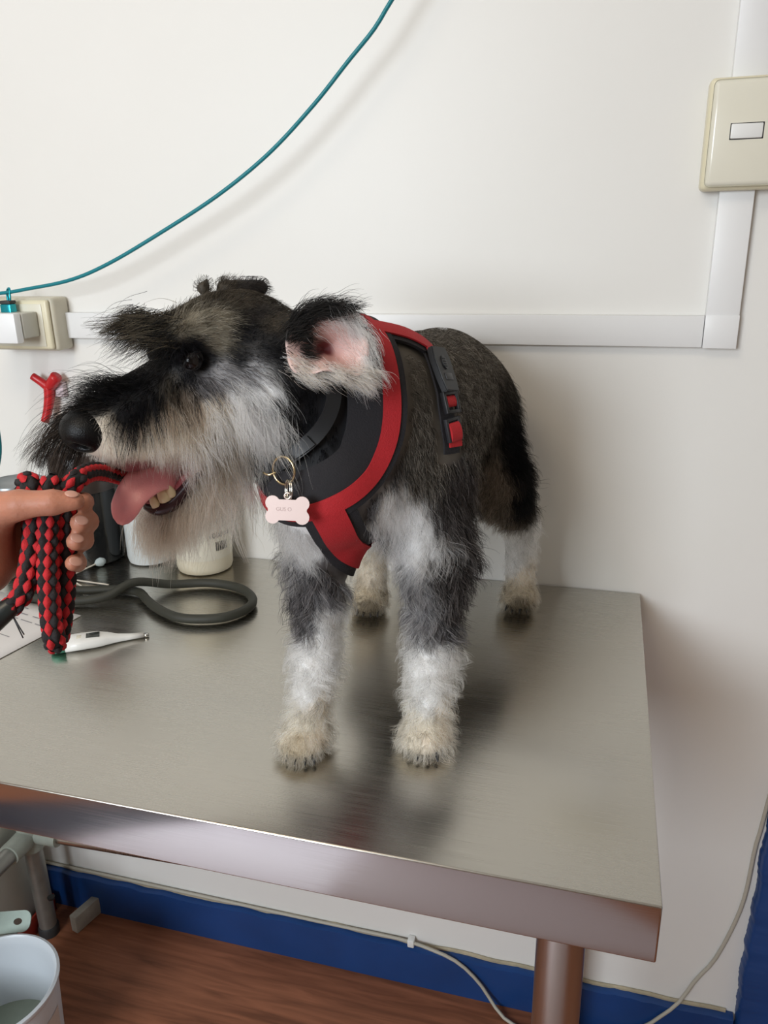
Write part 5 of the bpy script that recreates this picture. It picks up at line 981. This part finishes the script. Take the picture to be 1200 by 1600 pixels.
bm = bmesh.new(); prism(bm, [(.0042*math.cos(q), -.008+.0068*math.sin(q)) for q in np.linspace(0, 6.283, 24, endpoint=False)], .0034, .0046); placed(bm, Mk); em = obj('emblem', bm, mat('black emblem', (.014, .014, .016), .35), bk_ob)
bm = bmesh.new()
for y_ in (-.0115, -.0090, -.0065, -.0042): box(bm, (-.0020, y_-.0006, .0044), (.0022, y_+.0006, .0053), .0002)
placed(bm, Mk); obj('emblem_ridges', bm, BLACK, em)
bm = bmesh.new(); box(bm, (-.0062, .0025, .0032), (.0062, .0095, .0042), .0003); placed(bm, Mk); obj('window_bar', bm, mat('dark grey plastic bar', (.02, .02, .024), .4), bk_ob)
Ms = on_body((bp_[3]+sp_[1])/2, sp_[1]-bp_[3], .0100)
def frame_bm(w, h, b, t, z0=-.002):
    bm = bmesh.new()
    for x0, y0, x1, y1 in ((-w/2, -h/2, -w/2+b, h/2), (w/2-b, -h/2, w/2, h/2), (-w/2+.0002, -h/2, w/2-.0002, -h/2+b), (-w/2+.0002, h/2-b, w/2-.0002, h/2)): box(bm, (x0, y0, z0), (x1, y1, z0+t), .0008)
    return bm
Ms = on_body(bp_[3]*.55+sp_[1]*.45, sp_[1]-bp_[2], .0095)
obj('buckle_frame', placed(frame_bm(.0205, .0205, .0034, .005), Ms), BLACK, harness)
bm = bmesh.new(); tube(bm, [(-.0062, -.001, .0005), (.0062, -.001, .0005)], .0046, n=2, seg=14, smooth=False); bmesh.ops.scale(bm, vec=(1, 1.15, .55), verts=bm.verts); placed(bm, Ms); obj('strap_loop', bm, RED, harness)
Ml = on_body(sp_[2], sp_[3]-sp_[1], .0095)
obj('slider', placed(frame_bm(.0185, .022, .003, .004), Ml), mat('dark grey plastic', (.022, .022, .026), .45), harness)
strap('girth_strap', girth[16:34], .0017, RED, harness)
bm = bmesh.new(); tube(bm, [(-.0064, .002, .001), (.0064, .002, .001)], .0075, n=2, seg=18, smooth=False); bmesh.ops.scale(bm, vec=(1, 1.2, .5), verts=bm.verts); placed(bm, Ml); obj('strap_loop', bm, RED, harness)
# collar
cp = [np.array(p) for p in COLLAR_PATH]; mid_ = np.mean(cp, axis=0)
NC = np.array([-.335, -.455, .375])
cen_ = np.array([-.338, -.450, .352]); far = [2*cen_-p for p in cp[1:-1]]
Gl = smooth_grid(strap_grid(cp+[cp[-1]*.5+far[0]*.5+(0, -.02, -.03)]+far, .0135, .0065, 80, 5, True), 6, True)
LEATHER = mat('black leather collar', (.006, .007, .009), .45)
collar = thing('dog_collar', tuple(cen_), 'glossy black leather collar around the neck of the dog', 'collar'); strap('band', Gl, .0022, LEATHER, collar, True)
Gk = smooth_grid(strap_grid(cp, .010, .0085, 40, 3), 4); strap('band_keeper', Gk[22:34], .0022, LEATHER, collar)
BRASS = mat('pale brass', (.62, .50, .30), .22, 1.); CHROME = mat('chrome wire', (.70, .68, .64), .15, 1.)
v_r = unit(np.array([.9637, .2663, -.0183])); v_d = np.array([0, 0, -1.]); v_n = unit(np.array([.15, -.97, .18]))
def ring_bm(c, r, wire, x, y, squash=1.): bm = bmesh.new(); tube(bm, [np.array(c)+r*squash*math.cos(q)*np.array(x)+r*math.sin(q)*np.array(y) for q in np.linspace(0, 2*math.pi, 24, endpoint=False)], wire, n=36, seg=8, closed=True); return bm
cr = np.array(COLLAR_RING[0]); obj('ring', ring_bm(cr+v_n*.002, .0125, .0011, unit(v_r*.75+v_n*.5), v_d), BRASS, collar, True)
bm = bmesh.new(); tube(bm, [cr+(-.018, -.004, -.002), cr+(-.012, -.006, -.003), cr+(-.006, -.004, -.001)], .0009, n=8, seg=8); obj('pin', bm, BRASS, collar, True)
# bone tag
tg = np.array(TAG[0]); tr = np.array(TAG_RING[0])
tag_t = thing('dog_tag', tuple(tg), 'pinkish silver bone shaped name tag hanging from the dog collar', 'tag')
def bone(w, h, r, n=10):
    pts = []
    for sx, sy, a0, a1 in ((1, 1, -50, 150), (-1, 1, 30, 230), (-1, -1, 130, 330), (1, -1, 210, 410)):
        pts += [(sx*(w/2-r)+r*math.cos(math.radians(a)), sy*(h/2-r)+r*math.sin(math.radians(a))) for a in np.linspace(a0, a1, n)]
    return pts
zt_ = v_n; xt = unit(np.array([.965, .14, -.02])-zt_*(np.array([.965, .14, -.02])@zt_)); yt = np.cross(zt_, xt); Mt = basis(xt, yt, zt_, tg)
bm = bmesh.new(); prism(bm, bone(.0385, .0245, .0064), -.0006, .0006); placed(bm, Mt); tb = obj('bone_plate', bm, mat('pinkish brushed metal', (.58, .46, .43), .5, .45), tag_t, 30)
bm = text_bm('GUS O', .0046, .00006); bmesh.ops.translate(bm, vec=(-.003, .0006, .00065), verts=bm.verts); placed(bm, Mt); obj('engraving', bm, mat('engraved lettering', (.40, .29, .27), .5, .4), tb, False)
obj('eyelet', ring_bm(tg+yt*.0122, .0026, .0008, xt, yt), mat('pinkish wire', (.72, .60, .55), .3, .8), tag_t, True)
obj('split_ring', ring_bm(tr+v_n*.001, .0085, .0007, unit(v_n+xt*.6), yt, .8), CHROME, tag_t, True)
obj('split_ring', ring_bm(tr+v_n*.001+xt*.0016, .0085, .0007, unit(v_n+xt*.6), yt, .8), CHROME, tag_t, True)
# --- head details
WETBLACK = mat('wet black nose', (.0035, .0035, .004), .32, spec=.22, bump=.5, bscale=900)
nz = np.array(NOSE[0])
R3 = HEAD_AX.tolist()
NP = [('e', [*head(0, 0, 0, nz), .0190, .0180, .0225, R3], .01), ('e', [*head(.006, .005, 0, nz), .0150, .0140, .0185, R3], .008),
      ('c', [*head(.024, -.003, .0100, nz), .0042, *head(.006, -.006, .0125, nz), .0037], -.004), ('c', [*head(.024, -.003, -.0100, nz), .0042, *head(.006, -.006, -.0125, nz), .0037], -.004),
      ('c', [*head(.018, -.016, 0, nz), .0012, *head(.018, -.004, 0, nz), .0010], -.003)]
v, f = surface_net(NP, nz-.034, nz+.034, .0012); me = bpy.data.meshes.new('nose'); me.from_pydata(v.tolist(), [], f.tolist()); link('nose', me, dog, WETBLACK)
EYE_M = mat('dark wet eye', (.006, .004, .004), .06, spec=.4)
RIM = mat('black eyelid', (.006, .0055, .006), .6)
for s in (1, -1):
    e0 = np.array(EYE[0]); l = (e0-HEAD_C)@HL; e = e0-HL*l+HL*l*s
    bm = bmesh.new(); bmesh.ops.create_uvsphere(bm, u_segments=24, v_segments=16, radius=.0088); bmesh.ops.translate(bm, vec=e-HL*s*.0018, verts=bm.verts); ey = obj('eye', bm, EYE_M, dog, True)
    a1, a2 = unit(HF*.92+HU*-.25), unit(HU*.95+HF*.2); c_ = e+HL*s*.0045
    bm = bmesh.new(); tube(bm, [c_+a1*.0088*math.cos(q)+a2*.0056*math.sin(q)+HL*s*(-.0036*math.cos(q)**2-.001) for q in np.linspace(0, 6.283, 16, endpoint=False)], .0012, n=32, seg=8, closed=True); obj('eyelid', bm, RIM, ey, True)
TONGUE_M = mat('wet pink tongue', (.76, .29, .31), .30, spec=.5, noise=.10, nscale=90, bump=.4, bscale=700, Subsurface_Weight=.25, Subsurface_Radius=(.006, .002, .002))
Tc, _ = resample(TONGUE, 26); Tt, _, _ = frames(Tc)
bm = bmesh.new(); rings = []
for i, (p, t_) in enumerate(zip(Tc, Tt)):
    s = i/25; w = np.interp(s, [0, .25, .6, .85, .95, 1], [.0145, .0165, .0152, .0125, .0085, .0020]); h_ = np.interp(s, [0, .5, .9, 1], [.0050, .0042, .0030, .0008])
    n_ = HCAM-t_*(HCAM@t_); n_ /= np.linalg.norm(n_); b_ = np.cross(t_, n_)
    ring_ = []
    for q in np.linspace(0, 2*math.pi, 20, endpoint=False):
        x, y = math.cos(q)*w, math.sin(q)*h_
        groove = -.0016*math.exp(-(x/.003)**2)*(1 if math.sin(q) > 0 else 0)*min(1, 4*s)
        ring_.append(bm.verts.new(p+b_*x+n_*(y+groove+.0025*(x/.0155)**2)))
    rings.append(ring_)
for A, B in zip(rings, rings[1:]):
    for k in range(20): bm.faces.new((A[k], A[(k+1) % 20], B[(k+1) % 20], B[k]))
bm.faces.new(rings[0][::-1]); bm.faces.new(rings[-1]); obj('tongue', bm, TONGUE_M, dog, True)
LIPM = mat('dark wet lip', (.035, .012, .016), .25)
bm = bmesh.new(); tube(bm, LIP, [.004, .0065, .0070, .0060, .0045, .002], n=30, seg=12); obj('lip', bm, LIPM, dog, True)
GUM = mat('pink gum', (.35, .08, .09), .3)
bm = bmesh.new(); tube(bm, [np.array(p)+HU*.004-HL*.004 for p in LIP], [.003, .0045, .005, .0045, .004, .002], n=24, seg=10); obj('gum', bm, GUM, dog, True)
TOOTH = mat('yellowed tooth', (.72, .58, .36), .3)
for p, r, h_ in zip(TEETH, (.0042, .0062, .0045), (.0035, .0050, .004)):
    p = np.array(p)+HL*.002; bm = bmesh.new(); tube(bm, [p-HU*.008, p-HU*.002, p+HU*h_*.5, p+HU*h_], [r, r, r*.75, r*.2], n=12, seg=12); obj('tooth', bm, TOOTH, dog, True)
CLAW = mat('black claw', (.012, .011, .012), .3)
for cx, cy, ang in ((-.225, -.445, .12), (-.345, -.480, .2), (-.167, -.090, -.1), (-.371, -.150, .1)):
    for k, o_ in enumerate((-.015, -.005, .006, .016)):
        d = np.array([math.sin(ang+o_*14), -math.cos(ang+o_*14), 0]); p = np.array([cx, cy, .0085])+d*(.0245-.25*abs(o_))+np.array([o_*.6, 0, 0])
        bm = bmesh.new(); tube(bm, [p-d*.006+(0, 0, .002), p, p+d*.006-(0, 0, .004)], [.0024, .0022, .0006], n=8, seg=8); obj('claw', bm, CLAW, dog, True)
# near ear: a cupped leaf folded open towards the viewer
en = unit(np.array([.30, -.88, .35])); er = np.array(EAR_RIM)+en*.010; ec = np.array(EAR_CENTRE[0])+en*.010; nr, na = 10, 48
rim, _ = resample(er, na, True)
en = unit(np.array([.30, -.88, .35]))
bm = bmesh.new(); rows = []; ecol = []
for j in range(nr+1):
    s = j/nr; row = []
    for a in range(na):
        p = ec+(rim[a]-ec)*(s**.8); p = p+en*(-.006*(1-s)**2+.0)+en*.004*math.sin(a*.9)*s*s
        row.append(p)
    rows.append(np.array(row))
front = np.array(rows); back = front-en*.004-np.array([0, .002, 0]); 
vs = []
for G_ in (front, back):
    vs.append([[bm.verts.new(G_[j, a]) for a in range(na)] for j in range(nr+1)])
for side, V_ in enumerate(vs):
    for j in range(nr):
        for a in range(na): bm.faces.new((V_[j][a], V_[j][(a+1) % na], V_[j+1][(a+1) % na], V_[j+1][a]))
for a in range(na): bm.faces.new((vs[0][nr][a], vs[0][nr][(a+1) % na], vs[1][nr][(a+1) % na], vs[1][nr][a]))
bm.verts.ensure_lookup_table(); nv_ = len(bm.verts); colr = np.zeros((nv_, 3)); 
bm.verts.index_update()
for side, V_ in enumerate(vs):
    for j in range(nr+1):
        for a in range(na):
            s = j/nr; c0 = np.array([.46, .22, .19]); c1 = np.array([.68, .50, .46]); c_ = c0*(1-s)+c1*s
            if 0 < a < 15 and s > .80: c_ = np.array([.02, .018, .018])
            if s < .16: c_ = np.array([.18, .04, .04])
            colr[V_[j][a].index] = c_ if side == 0 else (.015, .014, .016)
bmesh.ops.recalc_face_normals(bm, faces=bm.faces); me = bpy.data.meshes.new('ear'); bm.to_mesh(me); bm.free(); paint(me, colr); ear = link('ear', me, dog, attr_mat('ear skin', 'tint', .5, .3))
# --- the coat
tri = np.concatenate([df[:, [0, 1, 2]], df[:, [0, 2, 3]]])
root = scatter(dv, tri, 190000); nrm = grad(root, DOG); jit = root+RNG.normal(0, .0022, root.shape).astype(np.float32)
FL_, S_ = idw(jit, nrm, COAT_POINTS)
keep = S_[:, 1] > .0022
def near(P, Q, d):
    Q = np.asarray(Q, np.float32).reshape(-1, 3); out = np.zeros(len(P), bool)
    for s in range(0, len(P), 20000): out[s:s+20000] = (((P[s:s+20000, None]-Q[None])**2).sum(2) < d*d).any(1)
    return out
for G_, d in ((Gp[:, ::2], .0055), (Gc[::2, ::2], .0065), (Gb2[::2], .005), (Gg[::2], .0045), (girth[::2], .004), (Gl[::2, ::2], .005)): keep &= ~near(root, G_, d+.004)
keep &= np.linalg.norm(root-nz, axis=1) > .0225
keep &= np.linalg.norm(root-np.array(EYE[0]), axis=1) > .0085
keep &= ~near(root, Tc, .013) & (root[:, 2] > .004)
root, nrm, FL_, S_ = root[keep], nrm[keep], FL_[keep], S_[keep]
u_ = RNG.random(len(root))[:, None]**np.where(S_[:, 3:4] > .3, .7, 1.6)
col = S_[:, 3:6]*(1-u_)+S_[:, 6:9]*u_
cell_ = np.floor(root/.0055).astype(np.int64); _, inv_ = np.unique((cell_[:, 0]*73856093) ^ (cell_[:, 1]*19349663) ^ (cell_[:, 2]*83492791), return_inverse=True)
col = np.clip(col*np.clip(RNG.normal(1, .26, inv_.max()+1), .45, 1.5)[inv_][:, None], 0, .95)
ln = S_[:, 1].copy()
relh = (root-HEAD_C); hf, hu, hl = relh@HF, relh@HU, relh@HL
is_head = (np.linalg.norm(relh, axis=1) < .19) & (hf > -.055) & (root[:, 2] > .27)
is_beard = is_head & (ln > .021)
is_leg = ~is_head & (root[:, 2] < .235)
thin = np.ones(len(root), bool); thin[is_beard] = RNG.random(is_beard.sum()) < .8
for nm, sel, kw in (('coat_fur', ~is_leg & ~is_beard, dict(npts=5, clump=.45, clump_mm=4, jitter=.14)), ('leg_fur', is_leg, dict(npts=8, clump=.9, clump_mm=6, gravity=.16, jitter=.24)), ('beard', is_beard & thin, dict(npts=9, clump=.80, clump_mm=7, gravity=.52, jitter=.15))):
    P_ = grow(root[sel], nrm[sel], FL_[sel], S_[sel, 0], ln[sel], S_[sel, 2], body=DOG, **kw)
    hair_object(nm, P_, col[sel], np.where(ln[sel] < .012, .00015, .00022 if nm == 'leg_fur' else .00019)*RNG.uniform(.8, 1.2, sel.sum()), FUR, dog)
def tuft(name, roots, dirs, length, cols, parent, curl=.25, gravity=.3, spread=.004, per=60, rad=.00017, clump=.5, jitter=.14, npts=9, cm=6.):
    r = np.repeat(np.array(roots, float), per, 0)+RNG.normal(0, spread, (len(roots)*per, 3)); d = np.repeat(unit(np.array(dirs, float)), per, 0)
    L = np.repeat(np.broadcast_to(np.array(length, float), (len(roots),)), per); n_ = np.tile(en, (len(r), 1))
    P_ = grow(r, n_, d, np.full(len(r), .02), L, np.full(len(r), curl), npts=npts, gravity=gravity, clump=clump, clump_mm=cm, jitter=jitter)
    k = RNG.random((len(r), 1))**1.5; c0 = np.repeat(np.array([c[0] for c in cols], float), per, 0); c1 = np.repeat(np.array([c[1] for c in cols], float), per, 0)
    return P_, c0*(1-k)+c1*k, np.full(len(r), rad)
def put(name, parts, parent): hair_object(name, np.concatenate([p[0] for p in parts]), np.concatenate([p[1] for p in parts]), np.concatenate([p[2] for p in parts]), FUR, parent)
# ear fringe: dark over the top, white along the outer fold and below
top_c, wht_c, crm_c, blk_c = ((.005, .005, .005), (.07, .064, .06)), COAT['W'], COAT['C'], COAT['KB']
ra = lambda i, s=1.: ec+(rim[int(i) % na]-ec)*s
parts = []
vdn, vrt, vup = np.array([0, -.1, -1.]), np.array([.96, .26, 0]), np.array([0, .1, 1.])
parts.append(tuft('f', [ra(i, s) for i in range(1, 15) for s in (.8, .92, 1.02)], [vrt*(.9)+vup*(.55 if i < 9 else .1)+en*.15 for i in range(1, 15) for s in (.8, .92, 1.02)], .020, [top_c]*42, ear, per=40, spread=.003))
parts.append(tuft('f', [ra(i, s) for i in range(13, 31) for s in (.80, .9, 1.0)], [vrt*.55+vdn*(.55+.03*(i-13))+en*.1 for i in range(13, 31) for s in (.80, .9, 1.0)], .020, [wht_c]*54, ear, per=26, spread=.003))
parts.append(tuft('f', [ra(i, s) for i in range(28, 46) for s in (.80, .9, 1.0)], [vrt*.9+vdn*.45+en*.15 for i in range(28, 46) for s in (.80, .9, 1.0)], .020, [crm_c if i % 3 else wht_c for i in range(28, 46) for s in (.80, .9, 1.0)], ear, per=26, spread=.003))
parts.append(tuft('f', [ra(i, .6) for i in range(8, 30)], [vrt*.8+vdn*.6+en*.2]*22, .014, [wht_c]*22, ear, per=9, spread=.005))
parts.append(tuft('f', [ra(i, .55) for i in (44, 45, 46, 47, 0, 1, 2, 3)], [vrt*.9+en*.3+vdn*.2]*8, .012, [blk_c]*8, ear, per=40, spread=.003))
parts.append(tuft('f', [ra(i, 1.02)-en*.004 for i in range(0, 48)], [vrt*.5+vdn*.2-en*.3]*48, .012, [blk_c]*48, ear, per=30, spread=.003))
put('ear_fringe', parts, ear)
# eyebrow tufts and wisps over the muzzle
vl = -np.array([.9637, .2663, -.0183])
br = [np.array(p) for p in BROW_ROOTS]; bo = [q-2*HL*((q-HEAD_C)@HL) for q in br]
parts = [tuft('b', br+bo, [vl*1.0+HU*.10+HF*.15]*10, [.040, .032, .042, .028, .036]*2, [((.008, .007, .006), (.20, .165, .115))]*10, dog, per=80, spread=.0042, gravity=.30, clump=.92, jitter=.15, cm=11)]
parts.append(tuft('b', br+bo, [vl*.8+HU*-.35+HF*.2]*10, [.030]*10, [((.003, .003, .003), (.03, .028, .026))]*10, dog, per=80, spread=.006, gravity=.3, jitter=.22))
e0 = np.array(EYE[0])
parts.append(tuft('b', [e0+HU*.013+HF*.004, e0+HU*.013-HF*.006, e0+HU*.012+HF*.011, e0-HU*.009+HF*.011], [HF*.3-HU*.5+HL*.5, -HF*.4-HU*.4+HL*.5, HF*.5-HU*.6+HL*.4, -HU+HF*.3+HL*.2], .010, [COAT['K']]*4, dog, per=110, spread=.0045, gravity=.2, jitter=.35))
put('eyebrow', parts, dog)
wr = [np.array(p) for p in WHISKER_ROOTS]
parts = [tuft('w', wr, [vl*1.0+HU*(.75-.12*i)+HL*-.1 for i in range(7)], .044, [((.002, .002, .002), (.015, .013, .013))]*7, dog, per=44, spread=.005, gravity=.5, jitter=.2, rad=.00017, clump=.7)]
m0 = nz-HF*.006+HU*.012
parts.append(tuft('w', [m0-HL*.010, m0-HL*.016-HU*.004, m0-HL*.019-HU*.010], [vl*1.0+vdn*.35+HU*.1, vl*.9+vdn*.6, vl*.7+vdn*.9], [.064, .060, .050], [((.006, .005, .004), (.12, .09, .07))]*3, dog, per=260, spread=.0045, gravity=.6, jitter=.11, clump=.9, cm=12))
parts.append(tuft('w', [nz-HF*.006+HU*.010+HL*.012, nz-HF*.008+HU*.006+HL*.016], [HF*.3-HU*.5+HL*.25+vrt*.5, vrt*.7-HU*.6+HL*.2], .022, [((.15, .13, .12), (.62, .58, .54))]*2, dog, per=22, spread=.003, gravity=.4, jitter=.25, rad=.00014))
parts.append(tuft('w', [nz-HF*.012-HU*.013+HL*.004], [vdn+vrt*.25+en*.2], .034, [COAT['C']], dog, per=6, spread=.002, gravity=.4, jitter=.1))
put('whiskers', parts, dog)
lp, _ = resample(LIP, 9); jaw = [p-HU*.010-HL*a for p in lp for a in (.002, .012, .022)]
parts = [tuft('c', jaw, [vdn+vrt*(.25*RNG.normal())+en*.35 for _ in jaw], .040, [COAT['C'] if i % 2 else COAT['B'] for i in range(len(jaw))], dog, per=130, spread=.004, gravity=.3, jitter=.22, clump=.7, cm=6)]
ck = [np.array(p[0]) for p in COAT_POINTS if p[4] in 'WC' and p[5] > .035 and p[0][2] > .30 and p[1][0] > 0]
parts.append(tuft('c', ck, [vdn*1.0+vrt*.42+en*.35 for _ in ck], .042, [COAT['W'] for _ in ck], dog, curl=.35, per=110, spread=.007, gravity=.35, jitter=.16, clump=.9, cm=8, rad=.00022))
put('beard_locks', parts, dog)
parts = [tuft('c', [head(0, 0, 0, nz)-HF*.035-HU*.014+HL*.020, head(0, 0, 0, nz)-HF*.050-HU*.016+HL*.024], [vdn+en*.5, vdn+en*.5+vrt*.2], .040, [COAT['W']]*2, dog, per=9, spread=.003, gravity=.3, jitter=.12, clump=.8, rad=.0002)]
put('lip_whiskers', parts, dog)
# ---------------------------------------------------------------- hand and rope leash
v, f = surface_net(HAND, (-1.20, -.80, .02), (-.42, -.52, .36), .0028)
hand = thing('person', (-.53, -.665, .28), 'person at the left edge, only a hand in view gripping the braided rope', 'person')
me = bpy.data.meshes.new('hand'); me.from_pydata(v.tolist(), [], f.tolist())
hand_ob = link('hand', me, hand, mat('skin', (.44, .185, .115), .5, spec=.4, noise=.16, nscale=70, bump=.35, bscale=350, Subsurface_Weight=.25, Subsurface_Radius=(.012, .004, .002)))
NAILM = mat('fingernail', (.52, .27, .20), .32)
face_n = -np.array([-.2577, .9101, -.3245])
for i, p in enumerate(NAILS):
    q = snap(np.array([p]), HAND, .0)[0]; n_ = grad(q[None], HAND)[0]
    along = np.array([.96, .26, .0]) if i == 0 else np.array([-.55, -.2, .12]); y = along-n_*(along@n_); y /= np.linalg.norm(y); x = np.cross(y, n_)
    bm = bmesh.new(); bmesh.ops.create_uvsphere(bm, u_segments=16, v_segments=10, radius=1); bmesh.ops.scale(bm, vec=((.0036, .0050, .0010)), verts=bm.verts); placed(bm, basis(x, y, n_, q+n_*.0001)); obj('fingernail', bm, NAILM, hand_ob, True)
leash = thing('rope_leash', (-.46, -.65, .28), 'thick red and black braided rope leash bunched in the hand', 'leash')
RR = .0073
P_, Lr = resample(ROPE, 700); T_, U_2, V_2 = frames(P_)
bm = bmesh.new(); tube(bm, P_[::4], RR*.86, seg=10, smooth=False); obj('core', bm, mat('rope core', (.01, .008, .008), .9), leash, True)
s_ = np.linspace(0, Lr, 700); pitch = .0098; nrow = int(Lr/pitch)
for name, par, m in (('red_braid', 0, mat('red rope yarn', (.50, .012, .018), .8, bump=.6, bscale=1200)), ('black_braid', 1, mat('black rope yarn', (.014, .011, .012), .85, bump=.6, bscale=1200))):
    bm = bmesh.new()
    for r_ in range(nrow):
        s0 = (r_+.5*par)*pitch; i = min(699, int(s0/Lr*699)); p, t_, u2, v2 = P_[i], T_[i], U_2[i], V_2[i]
        for k in range(4):
            a = (2*k+par)*math.pi/4+s0*9; o = math.cos(a)*u2+math.sin(a)*v2; w_ = np.cross(o, t_)
            c_ = bm.verts.new(p+o*(RR+.0012)); r1 = []; r2 = []
            for q in range(8):
                ct, st = math.cos(q*math.pi/4), math.sin(q*math.pi/4); e = 1.0 if q % 2 == 0 else .80
                x1, y1 = st*.0038*.62*e, ct*.0054*.62*e; x2, y2 = st*.0038*e*1.08, ct*.0056*e
                f1 = o*math.cos(x1/RR)+w_*math.sin(x1/RR); f2 = o*math.cos(x2/RR)+w_*math.sin(x2/RR)
                r1.append(bm.verts.new(p+f1*(RR+.0007)+t_*y1)); r2.append(bm.verts.new(p+f2*RR*.84+t_*y2))
            for q in range(8):
                z = (q+1) % 8; bm.faces.new((c_, r1[q], r1[z])); bm.faces.new((r1[q], r2[q], r2[z], r1[z]))
    o = obj(name, bm, m, leash, True); o['kind'] = 'stuff'
bm = bmesh.new(); tube(bm, HANDLE, [.0072, .0095, .0105, .0105], n=24, seg=16); obj('end_sleeve', bm, mat('black leather sleeve', (.012, .016, .016), .35, noise=.3, nscale=80), leash, True)
h0 = np.array(HANDLE[0]); bm = bmesh.new(); tube(bm, [h0+(.0, -.004, -.006), h0+(.004, -.006, -.012), h0+(.008, -.006, -.024)], .0005, n=10, seg=6); tube(bm, [h0+(.0, -.004, -.006), h0+(.006, -.006, -.014), h0+(.0095, -.006, -.021)], .0005, n=10, seg=6); obj('loose_thread', bm, INK, leash, True)
